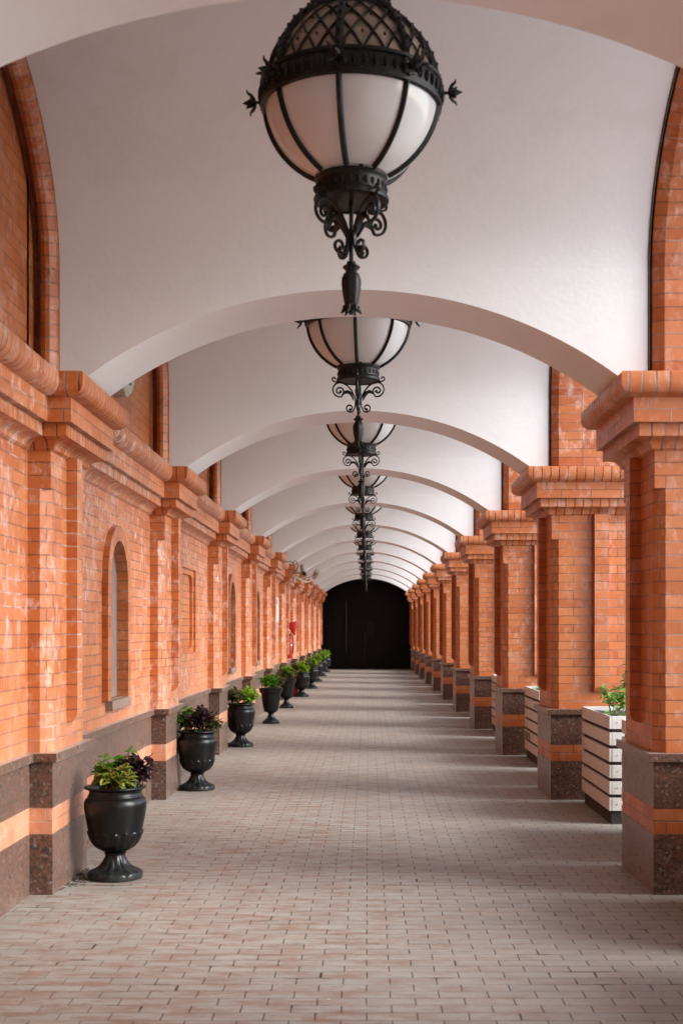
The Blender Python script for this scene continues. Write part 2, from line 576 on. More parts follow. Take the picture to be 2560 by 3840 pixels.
    def ball(s, c, r, seg=8, m=0, sx=1, sy=1, sz=1):
        pr = [(sin(pi * i / (seg // 2 + 1)), -cos(pi * i / (seg // 2 + 1))) for i in range(seg // 2 + 2)]
        P = []
        for (a, z) in pr:
            P.append([(c[0] + r * sx * a * cos(2 * pi * k / seg), c[1] + r * sy * a * sin(2 * pi * k / seg), c[2] + r * sz * z) for k in range(seg)])
        for k in range(len(P) - 1):
            for i in range(seg):
                j = (i + 1) % seg
                q = [P[k][i], P[k][j], P[k + 1][j], P[k + 1][i]]
                if k == 0: q = [P[0][0], P[1][j], P[1][i]]
                if k == len(P) - 2: q = [P[k][i], P[k][j], P[k + 1][0]]
                s.face(q, m=m, smooth=True)
    def xform(s, mat, start=0):
        for i in range(start, len(s.v)):
            s.v[i] = tuple(mat @ Vector(s.v[i]))
    def build(s, name, mats, parent=None, weld=None):
        me = bpy.data.meshes.new(name)
        if weld is None:
            weld = any(s.sm)
        if weld:
            key, idx, vv = {}, [], []
            for p in s.v:
                k = (round(p[0], 5), round(p[1], 5), round(p[2], 5))
                if k not in key:
                    key[k] = len(vv)
                    vv.append(p)
                idx.append(key[k])
            fs, keep = [], []
            for q, f in enumerate(s.f):
                ff = [idx[i] for i in f]
                if len(set(ff)) < len(ff):
                    u = s.uv[q]; g_, w_ = [], []
                    for a_, b_ in zip(ff, u):
                        if a_ not in g_:
                            g_.append(a_); w_.append(b_)
                    ff = g_; s.uv[q] = w_
                if len(ff) < 3: continue
                keep.append(q)
                fs.append(ff)
            s.uv = [s.uv[q] for q in keep]; s.mi = [s.mi[q] for q in keep]; s.sm = [s.sm[q] for q in keep]
            me.from_pydata(vv, [], fs)
        else:
            me.from_pydata(s.v, [], s.f)
        ul = me.uv_layers.new(name="UVMap")
        flat = []
        for u in s.uv:
            for a in u:
                flat += [a[0], a[1]]
        ul.data.foreach_set('uv', flat)
        me.polygons.foreach_set('material_index', s.mi)
        me.polygons.foreach_set('use_smooth', s.sm)
        if weld:
            me.set_sharp_from_angle(angle=radians(38))
        for mm in (mats if isinstance(mats, (list, tuple)) else [mats]):
            me.materials.append(M[mm])
        me.update()
        o = bpy.data.objects.new(name, me)
        COL.objects.link(o)
        if parent:
            o.parent = parent
        return o

def tag(o, label=None, cat=None, group=None, kind=None):
    if label: o['label'] = label
    if cat: o['category'] = cat
    if group: o['group'] = group
    if kind: o['kind'] = kind
    return o
def empty(name, loc=(0, 0, 0), rz=0.0):
    o = bpy.data.objects.new(name, None)
    o.empty_display_size = .2
    COL.objects.link(o)
    o.location = loc
    o.rotation_euler = (0, 0, rz)
    return o
def copy_tree(o, parent=None):
    c = o.copy()
    COL.objects.link(c)
    if parent:
        c.parent = parent
    for ch in list(o.children):
        copy_tree(ch, c)
    return c
ORD = ['zeroth', 'first', 'second', 'third', 'fourth', 'fifth', 'sixth', 'seventh', 'eighth', 'ninth', 'tenth', 'eleventh', 'twelfth']

# ------------------------------------------------------------------ layout (metres)
S = 4.04                    # bay
def P(i): return 7.185 + S * (i - 1)      # camera side of pillar i (1 = nearest in view)
PD = .885                   # pillar depth
I0, I1 = 0, 11              # pillars built
XL, XLW = -1.788, -1.919    # granite planes, left pilaster and left wall
BL, BLW = -1.800, -1.932    # brick planes
XR = 1.615
BR = 1.625
CAP = 2.93                  # top of the capitals
RIB0, RIB1 = .155, .795     # rib relative to P(i)
SPR, AB = 3.60, 1.10        # spring and rise of the wall arches / vault
HA = (S - (RIB1 - RIB0)) / 2
XC = -.087                  # axis of the walk
YEND = 49.72
YBEG = -7.2

# ------------------------------------------------------------------ ground
g = MB()
g.face([(-300, -300, -.06), (400, -300, -.06), (400, 500, -.06), (-300, 500, -.06)])
tag(g.build('ground', 'ground'), kind='structure')
g = MB()
g.box(-2.45, 2.75, YBEG, 56, -.055, 0, skip='b')
tag(g.build('pavement', 'paving'), kind='structure')

# ------------------------------------------------------------------ vaulted ceiling
ceil = empty('vaulted_ceiling', (0, 0, 0))
tag(ceil, 'white plastered vaulted ceiling on segmental cross arches over the walk', 'ceiling')
def rib_z(x):
    d = min(abs(x - XC), 1.60)
    return (3.477 - 2.6) + sqrt(2.6 ** 2 - d * d)
VXL, VXR = -1.785, 1.618
ribx = [VXL, XC - 1.60] + [XC - 1.60 + 3.2 * k / 40 for k in range(1, 40)] + [XC + 1.60, VXR]
def ribzz(x):
    return CAP if (x < XC - 1.6 + 1e-6 or x > XC + 1.6 - 1e-6) else rib_z(x)
for i in range(I0 - 2, I1 + 1):
    y0, y1 = P(i) + RIB0, P(i) + RIB1
    b = MB()
    for xa, xb in zip(ribx, ribx[1:]):
        za, zb = ribzz(xa), ribzz(xb)
        b.face([(xa, y0, za), (xb, y0, zb), (xb, y0, SPR), (xa, y0, SPR)])
        b.face([(xb, y1, zb), (xa, y1, za), (xa, y1, SPR), (xb, y1, SPR)])
        b.face([(xa, y1, za), (xb, y1, zb), (xb, y0, zb), (xa, y0, za)], smooth=True)
    b.face([(VXL, y1, CAP), (VXL, y0, CAP), (VXL, y0, SPR), (VXL, y1, SPR)])
    b.face([(VXR, y0, CAP), (VXR, y1, CAP), (VXR, y1, SPR), (VXR, y0, SPR)])
    b.build('cross_arch', 'plaster', ceil)
    if i == I1:
        break
    yc = y1 + HA
    b = MB()
    xs = [VXL, -1.30, -.78, -.2, .42, 1.02, VXR]
    dz = [.0, .014, -.004, .006, -.006, .012, .0]
    N = 64
    prof = [(yc - HA * cos(pi * k / N), SPR + AB * sin(pi * k / N)) for k in range(N + 1)]
    for (xa, da), (xb, db) in zip(zip(xs, dz), zip(xs[1:], dz[1:])):
        for k in range(N):
            (ya, za), (yb, zb) = prof[k], prof[k + 1]
            fa, fb = sin(pi * k / N), sin(pi * (k + 1) / N)
            b.face([(xa, ya, za - da * fa), (xb, ya, za - db * fa), (xb, yb, zb - db * fb), (xa, yb, zb - da * fb)], smooth=True)
    b.build('vault', 'plaster', ceil)
rf = MB()
rf.box(-2.75, 2.95, YBEG - .3, 56, 5.12, 5.3)
rf.build('sky_block_roof', 'sky_block_roof', ceil)  # unseen slab added over the vault to block sky light

# ------------------------------------------------------------------ capital / cornice profile   (out, z)  materials: 0 brick 1 rowlock
def cap_prof():
    pr = [(.004, 2.522)]
    mt, sm = [], []
    for k in range(0, 6):
        a = pi / 2 * k / 5
        pr.append((.022 + (.1145 - .022) * (1 - cos(a)), 2.534 + .056 * sin(a)))
    mt += [1] * 6; sm += [0] + [1] * 5
    pr.append((.1145, 2.66)); mt.append(1); sm.append(0)
    pr.append((.150, 2.662)); mt.append(0); sm.append(0)
    pr.append((.150, 2.80)); mt.append(0); sm.append(0)
    for k in range(0, 7):
        a = pi / 2 * k / 6
        pr.append((.158 + .077 * sin(a), 2.802 + .068 * (1 - cos(a))))
        mt.append(1); sm.append(0 if k == 0 else 1)
    pr.append((.235, 2.918)); mt.append(1); sm.append(0)
    pr.append((.227, CAP)); mt.append(1); sm.append(0)
    pr.append((-.02, CAP + .002)); mt.append(1); sm.append(0)
    return pr, mt, sm
CP, CM, CS = cap_prof()

# ------------------------------------------------------------------ pillars (right) and pilasters (left)
CH = .062
ZB, ZT, ZC = .805, 2.31, 2.524
def strip(b, along, X, Y, nx, ny, w=.125, h=.064, z0=.95, z1=2.533, m=0):
    """raised face strip with a rounded foot; (X,Y) middle of its back, normal (nx,ny)"""
    tx, ty = -ny, nx
    prof = [(0, z0)]
    for k in range(0, 7):
        a = pi / 2 * k / 6
        prof.append((h * sin(a) if k else .004, z0 + h * (1 - cos(a))))
    prof.append((h, z1))
    for (o0, a), (o1, c) in zip(prof, prof[1:]):
        L = [(X + tx * -w / 2 + nx * o, Y + ty * -w / 2 + ny * o, z) for o, z in ((o0, a), (o1, c))]
        R = [(X + tx * w / 2 + nx * o, Y + ty * w / 2 + ny * o, z) for o, z in ((o0, a), (o1, c))]
        b.face([L[0], R[0], R[1], L[1]], uv=[(.01, a - ZB), (.13, a - ZB), (.13, c - ZB), (.01, c - ZB)], m=m)
    for sgn in (-1, 1):
        pts = [(X + tx * sgn * w / 2 + nx * o, Y + ty * sgn * w / 2 + ny * o, z) for o, z in prof] + [(X + tx * sgn * w / 2, Y + ty * sgn * w / 2, z1)]
        if sgn > 0: pts = pts[::-1]
        b.face(pts, uv=[(.05 + abs((p[0] - X) * nx + (p[1] - Y) * ny), p[2] - ZB) for p in pts], m=m)

def pillar_right():
    root = empty('brick_pillar', (0, 0, 0))
    w = PD
    b = MB()
    b.box(XR, XR + w, 0, PD, 0, .345, skip='b')
    b.box(XR, XR + w, 0, PD, .495, .755)
    b.build('granite_base', 'granite', root)
    b = MB(); b.voff = .345
    b.box(XR + .003, XR + w - .003, .003, PD - .003, .345, .495, skip='tb')
    b.build('brick_band', 'brick', root)
    b = MB()
    b.bevbox(XR - .032, XR + w + .032, -.032, PD + .032, .756, ZB, .003)
    b.build('base_cap', 'granite', root)
    x0, x1, y0, y1 = BR, XR + w - .01, .01, PD - .01
    b = MB(); b.voff = ZB
    r = CH
    def cham():
        pts = []
        for cx, cy, a in ((x1 - r, y1 - r, 0), (x0 + r, y1 - r, pi / 2), (x0 + r, y0 + r, pi), (x1 - r, y0 + r, 3 * pi / 2)):
            pts += [(cx + r * cos(a), cy + r * sin(a)), (cx + r * .80 * cos(a + pi / 4), cy + r * .80 * sin(a + pi / 4)), (cx + r * cos(a + pi / 2), cy + r * sin(a + pi / 2))]
        return pts
    b.prism(cham(), ZB, ZT, top=False, bot=False)
    b.box(x0, x1, y0, y1, ZT, 2.56)
    b.build('shaft', 'brick', root)
    for nm, X, Y, nx, ny in (('i', x0, PD / 2 + .005, -1, 0), ('o', x1, PD / 2, 1, 0), ('f', XR + w / 2, y0, 0, -1), ('k', XR + w / 2, y1, 0, 1)):
        b = MB()
        strip(b, 0, X, Y, nx, ny)
        b.build('face_strip', 'brick', root)
    b = MB()
    b.sweep(CP, [(x0, y0), (x1, y0), (x1, y1), (x0, y1)], closed=True, mats=CM, smooth=CS, voff={0: 2.662})
    b.face([(x0 + .02, y0 + .02, CAP + .002), (x1 - .02, y0 + .02, CAP + .002), (x1 - .02, y1 - .02, CAP + .002), (x0 + .02, y1 - .02, CAP + .002)], m=1)
    b.build('capital', ['brick', 'rowlock'], root)
    return root

def pilaster_left():
    root = empty('brick_pilaster', (0, 0, 0))
    b = MB()
    b.box(XLW - .03, XL, 0, PD, 0, .345, skip='bl')
    b.box(XLW - .03, XL, 0, PD, .495, .755, skip='l')
    b.build('granite_base', 'granite', root)
    b = MB(); b.voff = .345
    b.box(XLW - .03, XL - .003, .003, PD - .003, .345, .495, skip='tbl')
    b.build('brick_band', 'brick_stained', root)
    b = MB()
    b.bevbox(XLW - .03, XL + .032, -.032, PD + .032, .7565, ZB + .0015, .003)
    b.build('base_cap', 'granite', root)
    x0, x1, y0, y1 = BLW - .03, BL, .01, PD - .01
    r = CH
    b = MB(); b.voff = ZB
    poly = [(x0, y0), (x1 - r, y0), (x1 - r + r * .80 * cos(-pi / 4), y0 + r + r * .80 * sin(-pi / 4)), (x1, y0 + r),
            (x1, y1 - r), (x1 - r + r * .80 * cos(pi / 4), y1 - r + r * .80 * sin(pi / 4)), (x1 - r, y1), (x0, y1)]
    b.prism(poly, ZB, ZT, top=False, bot=False)
    b.box(x0, x1, y0, y1, ZT, 2.56)
    b.build('shaft', 'brick_stained', root)
    b = MB()
    strip(b, 0, x1, PD / 2 + .005, 1, 0)
    b.build('face_strip', 'brick_stained', root)
    b = MB()
    b.sweep(CP, [(BLW, y0), (x1, y0), (x1, y1), (BLW, y1)], mats=CM, smooth=CS, voff={0: 2.662})
    b.face([(BLW, y0 - .2, CAP + .003), (x1 + .2, y0 - .2, CAP + .003), (x1 + .2, y1 + .2, CAP + .003), (BLW, y1 + .2, CAP + .003)], m=1)
    b.build('capital', ['brick', 'rowlock'], root)
    return root

pr, pl = pillar_right(), pilaster_left()
beside_r = {1: 'nearest brick pillar of the open right side, cut by the frame edge',
            2: 'second brick pillar from the camera on the right, behind the young seedling planter',
            3: 'third brick pillar on the right, standing behind the planter with brown lettering',
            11: 'last brick pillar on the right, at the edge of the dark doorway'}
beside_l = {1: 'nearest brick pilaster on the left wall, just before the first urn',
            2: 'second brick pilaster on the left wall, beyond the arched niche and behind the second urn',
            6: 'brick pilaster on the left wall carrying the two security cameras',
            7: 'brick pilaster on the left wall just beyond the red cone bucket',
            11: 'last brick pilaster on the left wall, against the dark doorway'}
for i in range(I0, I1 + 1):
    a = pr if i == I0 else copy_tree(pr)
    a.location = (0, P(i), 0)
    lab = beside_r.get(i) or (f'brick pillar with granite base, {ORD[i]} from the camera along the right side' if i else 'brick pillar beside the camera on the right, outside the frame')
    tag(a, lab, 'pillar', 'brick pillars along the open right side')
    a = pl if i == I0 else copy_tree(pl)
    a.location = (0, P(i), 0)
    lab = beside_l.get(i) or (f'brick pilaster with granite base, {ORD[i]} from the camera on the left wall' if i else 'brick pilaster beside the camera on the left wall, outside the frame')
    tag(a, lab, 'pilaster', 'brick pilasters along the left wall')

# ------------------------------------------------------------------ left wall
wall = empty('brick_wall', (0, 0, 0))
tag(wall, 'long orange brick wall on the left with granite plinth, cornice and blind arches', 'wall')
core = MB()
core.box(-2.75, -2.12, YBEG, 56, 0, 5.11)  # unseen backing added so no light leaks through the thin wall faces
core.box(-2.12, BLW - .002, YBEG, P(I0) - S + PD, 0, 5.11, skip='l')
core.build('light_stop_core', 'brick', wall)

def arch_path(cy, hw, z0, zs, n=16):
    pts = [(cy - hw, z0), (cy - hw, zs)]
    for k in range(1, n):
        a = pi - pi * k / n
        pts.append((cy + hw * cos(a), zs + hw * sin(a)))
    pts += [(cy + hw, zs), (cy + hw, z0)]
    return pts
HWO, Z0O, ZSO = .33, .985, 1.855       # arched niche
def quad_wall(b, ya, yb, za, zb, X=BLW):
    b.face([(X, yb, za), (X, ya, za), (X, ya, zb), (X, yb, zb)], uv=[(-yb, za - ZB), (-ya, za - ZB), (-ya, zb - ZB), (-yb, zb - ZB)])
def bay_panel(y0, y1, kind, parent):
    b = MB(); b.voff = ZB
    cy = (y0 + y1) / 2
    TOPZ = 2.57
    if kind == 'arch':
        quad_wall(b, y0, cy - HWO, ZB - .02, TOPZ)
        quad_wall(b, cy + HWO, y1, ZB - .02, TOPZ)
        quad_wall(b, cy - HWO, cy + HWO, ZB - .02, Z0O)
        n = 16
        for k in range(n):
            a0, a1 = pi - pi * k / n, pi - pi * (k + 1) / n
            ya, za = cy + HWO * cos(a0), ZSO + HWO * sin(a0)
            yb, zb = cy + HWO * cos(a1), ZSO + HWO * sin(a1)
            b.face([(BLW, yb, zb), (BLW, ya, za), (BLW, ya, TOPZ), (BLW, yb, TOPZ)],
                   uv=[(-yb, zb - ZB), (-ya, za - ZB), (-ya, TOPZ - ZB), (-yb, TOPZ - ZB)])
    elif kind == 'rect':
        A, B, Z0, Z1 = cy - .515, cy + .515, 1.26, 2.17
        quad_wall(b, y0, A, ZB - .02, TOPZ); quad_wall(b, B, y1, ZB - .02, TOPZ)
        quad_wall(b, A, B, ZB - .02, Z0); quad_wall(b, A, B, Z1, TOPZ)
    else:
        quad_wall(b, y0, y1, ZB - .02, TOPZ)
    pnl = b.build('wall_panel', 'brick_stained', parent)
    if kind == 'arch':
        d = MB()
        pth = arch_path(cy, HWO, Z0O, ZSO)
        xo, xi = BLW + .045, BLW - .052
        L = 0
        for (ya, za), (yb, zb) in zip(pth, pth[1:]):          # reveal
            l = math.hypot(yb - ya, zb - za)
            d.face([(xo, ya, za), (xi, ya, za), (xi, yb, zb), (xo, yb, zb)], uv=[(.02, L), (.15, L), (.15, L + l), (.02, L + l)])
            L += l
        ow = .115
        po = [(cy + (y - cy) * (HWO + ow) / HWO, (ZSO + (z - ZSO) * (HWO + ow) / HWO) if z > ZSO else z) for y, z in pth]
        L = 0
        for (p0, p1, q0, q1) in zip(pth, pth[1:], po, po[1:]):
            l = math.hypot(p1[0] - p0[0], p1[1] - p0[1])
            d.face([(xo, *p0), (xo, *p1), (xo, *q1), (xo, *q0)], uv=[(.02, L), (.02, L + l), (.14, L + l), (.14, L)])
            d.face([(xo, *q0), (xo, *q1), (BLW - .004, *q1), (BLW - .004, *q0)], uv=[(.02, L), (.02, L + l), (.07, L + l), (.07, L)])
            L += l
        for sy in (0, -1):
            a_, b_ = pth[sy], po[sy]
            d.face([(xo, *a_), (xo, *b_), (BLW - .004, *b_), (BLW - .004, *a_)])
        d.build('arch_surround', 'voussoir', pnl)
        s_ = MB()
        s_.bevbox(xi - .01, BLW + .058, cy - HWO + .002, cy + HWO + .03, Z0O - .075, Z0O - .003, .004)
        s_.build('sill', 'sill', pnl)
        s_ = MB()
        s_.face([(xi + .006, y, z) for y, z in pth])
        s_.build('pane', 'pane', pnl)
    elif kind == 'rect':
        d = MB(); d.voff = ZB
        X1, X2 = BLW - .022, BLW - .052
        d.face([(BLW, A, Z0), (X1, A, Z0), (X1, A, Z1), (BLW, A, Z1)]); d.face([(X1, B, Z0), (BLW, B, Z0), (BLW, B, Z1), (X1, B, Z1)])
        d.face([(BLW, A, Z1), (X1, A, Z1), (X1, B, Z1), (BLW, B, Z1)]); d.face([(X1, A, Z0), (BLW, A, Z0), (BLW, B, Z0), (X1, B, Z0)])
        a2, b2, z2, z3 = A + .115, B - .115, Z0 + .05, Z1 - .06
        r = .12
        inn = []
        for cy_, cz_, s0 in ((b2 - r, z2 + r, -pi / 2), (b2 - r, z3 - r, 0), (a2 + r, z3 - r, pi / 2), (a2 + r, z2 + r, pi)):
            for k in range(7):
                a = s0 + pi / 2 * k / 6
                inn.append((cy_ + r * cos(a), cz_ + r * sin(a)))
        # frame between the square edge and the rounded panel
        out = []
        for (y, z) in inn:
            yy, zz = y - (A + B) / 2, z - (Z0 + Z1) / 2
            k = min((B - A) / 2 / max(abs(yy), 1e-6), (Z1 - Z0) / 2 / max(abs(zz), 1e-6))
            out.append(((A + B) / 2 + yy * k, (Z0 + Z1) / 2 + zz * k))
        cs = [(B, Z0), (B, Z1), (A, Z1), (A, Z0)]
        n = len(inn)
        for k in range(n):
            j = (k + 1) % n
            pts = [out[k]]
            for c in cs:
                if (abs(out[k][0] - c[0]) < 1e-6) != (abs(out[j][0] - c[0]) < 1e-6) and (abs(out[k][1] - c[1]) < 1e-6) != (abs(out[j][1] - c[1]) < 1e-6) \
                        and (abs(out[k][0] - c[0]) < 1e-6 or abs(out[k][1] - c[1]) < 1e-6) and (abs(out[j][0] - c[0]) < 1e-6 or abs(out[j][1] - c[1]) < 1e-6):
                    pts.append(c)
            pts += [out[j], inn[j], inn[k]]
            d.face([(X1, *p) for p in pts], uv=[(-p[0], p[1] - ZB) for p in pts])
            d.face([(X1, *inn[k]), (X1, *inn[j]), (X2, *inn[j]), (X2, *inn[k])])
        d.face([(X2, *p) for p in inn], uv=[(-p[0], p[1] - ZB) for p in inn])
        d.build('blind_panel', 'brick', pnl)
    return pnl

KINDS = {1: 'arch', 2: 'rect', 3: 'arch', 4: 'arch', 8: 'arch', 10: 'arch', 7: 'rect', 9: 'rect'}
for i in range(I0 - 1, I1 + 1):
    y0 = P(i) + PD - .012
    y1 = (P(i + 1) + .012) if i < I1 else YEND
    if i == I0 - 1:
        y0 = P(I0) - S + PD
    bay_panel(y0, y1, KINDS.get(i, 'plain'), wall)
    b = MB()
    b.box(XLW - .2, XLW, y0, y1, 0, .345, skip='bl'); b.box(XLW - .2, XLW, y0, y1, .495, .755, skip='l')
    b.bevbox(XLW - .2, XLW + .031, y0 - .02, y1 + .02, .755, ZB, .003)
    b.build('plinth', 'granite', wall)
    b = MB(); b.voff = .345
    b.box(XLW - .2, XLW - .003, y0, y1, .345, .495, skip='tbl')
    b.build('plinth_band', 'brick_stained', wall)
    b = MB()
    b.sweep(CP, [(BLW, y0 - .05), (BLW, y1 + .05)], mats=CM, smooth=CS, voff={0: 2.662})
    b.build('cornice', ['brick_stained', 'rowlock_stained'], wall)
    # lunette above the cornice
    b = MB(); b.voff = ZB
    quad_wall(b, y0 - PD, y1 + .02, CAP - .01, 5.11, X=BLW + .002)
    b.build('lunette', 'brick_upper_shaded', wall)

# arch moulding round each lunette
def arch_curve(cy, ha, n=22, z0=CAP + .003, ab=AB):
    pts = [(cy - ha, z0 + (SPR - z0) * k / 9) for k in range(10)]
    for k in range(1, n):
        a = pi - pi * k / n
        pts.append((cy + ha * cos(a), SPR + ab * sin(a)))
    pts += [(cy + ha, SPR - (SPR - z0) * k / 9) for k in range(10)]
    return pts
def mould(b, cy, prof, mirror, m=0, mats=None):
    """prof: [(X, inward)] swept along the wall arch"""
    cur = [arch_curve(cy, HA - d, ab=AB - d) for (_, d) in prof]
    vl = 0
    n = len(cur[0])
    for k in range(n - 1):
        l = math.hypot(cur[0][k + 1][0] - cur[0][k][0], cur[0][k + 1][1] - cur[0][k][1])
        ul = 0
        for q in range(len(prof) - 1):
            xa, xb = prof[q][0], prof[q + 1][0]
            w_ = math.hypot(xb - xa, prof[q + 1][1] - prof[q][1])
            ua, ub = abs(xa), abs(xb)
            if abs(xa - xb) < 1e-6:
                ub = ua + w_
            b.face([(xa, *cur[q][k]), (xb, *cur[q + 1][k]), (xb, *cur[q + 1][k + 1]), (xa, *cur[q][k + 1])],
                   uv=[(ua, vl), (ub, vl), (ub, vl + l), (ua, vl + l)], m=(mats[q] if mats else m), smooth=False)
        vl += l
for i in range(I0, I1):
    cy = P(i) + RIB1 + HA
    b = MB()
    mould(b, cy, [(VXL + .001, -.03), (VXL - .004, .004), (VXL - .012, .024), (-1.812, .036), (-1.83, .052), (-1.855, .058), (-1.88, .050), (-1.893, .03), (-1.893, -.02), (-1.935, -.02)], 0)
    b.build('arch_moulding', 'voussoir', wall)

# ------------------------------------------------------------------ right arcade wall above the pillars
arc = empty('brick_arcade', (0, 0, 0))
tag(arc, 'orange brick arcade wall of round arches standing on the right-hand pillars', 'arcade')
XO = XR + PD - .01
for i in range(I0, I1):
    cy = P(i) + RIB1 + HA
    b = MB()
    mould(b, cy, [(VXR + .022, -.06), (VXR + .022, .012), (VXR + .03, .02), (VXR + .078, .055), (VXR + .085, .058), (XO - .06, .058), (XO, .01), (XO, -.10)], 1)
    b.build('brick_arch', 'voussoir', arc)
    b = MB()      # lead flashing in the gap between vault and arch
    mould(b, cy, [(VXR - .002, -.012), (VXR + .004, .010), (VXR + .010, .010), (VXR + .012, -.03), (VXR + .024, -.035)], 1)
    b.build('flashing', 'gap', arc)
    b = MB(); b.voff = ZB
    top = 5.11
    cur = arch_curve(cy, HA - .005, ab=AB - .005)
    for (ya, za), (yb, zb) in zip(cur, cur[1:]):
        if yb - ya > 1e-5:
            b.face([(XO + .002, ya, za), (XO + .002, yb, zb), (XO + .002, yb, top), (XO + .002, ya, top)])
    b.build('spandrel', 'brick', arc)
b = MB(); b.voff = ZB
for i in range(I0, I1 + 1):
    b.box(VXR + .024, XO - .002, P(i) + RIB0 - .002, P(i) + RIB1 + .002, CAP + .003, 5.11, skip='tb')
    b.build('arch_pier', 'brick_upper_shaded', arc)
    b = MB(); b.voff = ZB
b.box(VXR + .06, XO - .002, YBEG, P(I0) + .2, 4.75, 5.11)
b.build('lintel_band', 'brick', arc)
# solid far end bay; unseen walls added behind the camera to cut light
b = MB(); b.voff = ZB
b.box(XR + .05, XO, P(I1) + PD + .01, 56, 0, 5.11)
b.build('end_wall', 'brick', arc)
b = MB(); b.voff = ZB
b.box(XR + .05, XO, YBEG, P(I0) - S + PD, 0, 5.11)
b.build('side_light_block', 'brick', arc)
b = MB(); b.voff = ZB
b.box(-2.12, XO, YBEG - .3, YBEG - .01, 0, 5.11)
b.build('back_light_block', 'brick', wall)

# ------------------------------------------------------------------ dark doorway at the far end
door = empty('entrance_door', (0, YEND, 0))
tag(door, 'dark unlit double door closing the far end of the walk', 'door')
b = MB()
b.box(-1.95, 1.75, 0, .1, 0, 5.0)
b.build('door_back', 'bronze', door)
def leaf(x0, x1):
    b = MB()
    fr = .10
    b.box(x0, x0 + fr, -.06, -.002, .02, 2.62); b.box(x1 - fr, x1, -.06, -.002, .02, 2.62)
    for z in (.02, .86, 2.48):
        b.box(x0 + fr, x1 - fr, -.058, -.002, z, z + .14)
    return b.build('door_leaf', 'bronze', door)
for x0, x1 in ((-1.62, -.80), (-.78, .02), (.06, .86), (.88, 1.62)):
    lf = leaf(x0, x1)
for xx, zz, h in ((-.86, .62, 2.05), (-.12, .25, 1.2)):
    b = MB()
    b.tube([(xx, -.10, zz), (xx, -.10, zz + h)], .022, 8)
    b.tube([(xx, -.10, zz + .08), (xx, -.055, zz + .08)], .012, 6)
    b.tube([(xx, -.10, zz + h - .08), (xx, -.055, zz + h - .08)], .012, 6)
    b.build('pull_handle', 'bronze_edge', door)
b = MB()
b.box(-.02, .27, -.075, -.061, 1.28, 1.86)
b.build('notice', 'notice', door)
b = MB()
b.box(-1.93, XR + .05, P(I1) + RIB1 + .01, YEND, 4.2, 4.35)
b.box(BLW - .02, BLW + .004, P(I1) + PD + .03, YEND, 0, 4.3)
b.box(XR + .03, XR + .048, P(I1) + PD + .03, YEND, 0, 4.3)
b.build('porch_shade_lining', 'dark_room', door)  # black sheets added for the unlit shade before the door

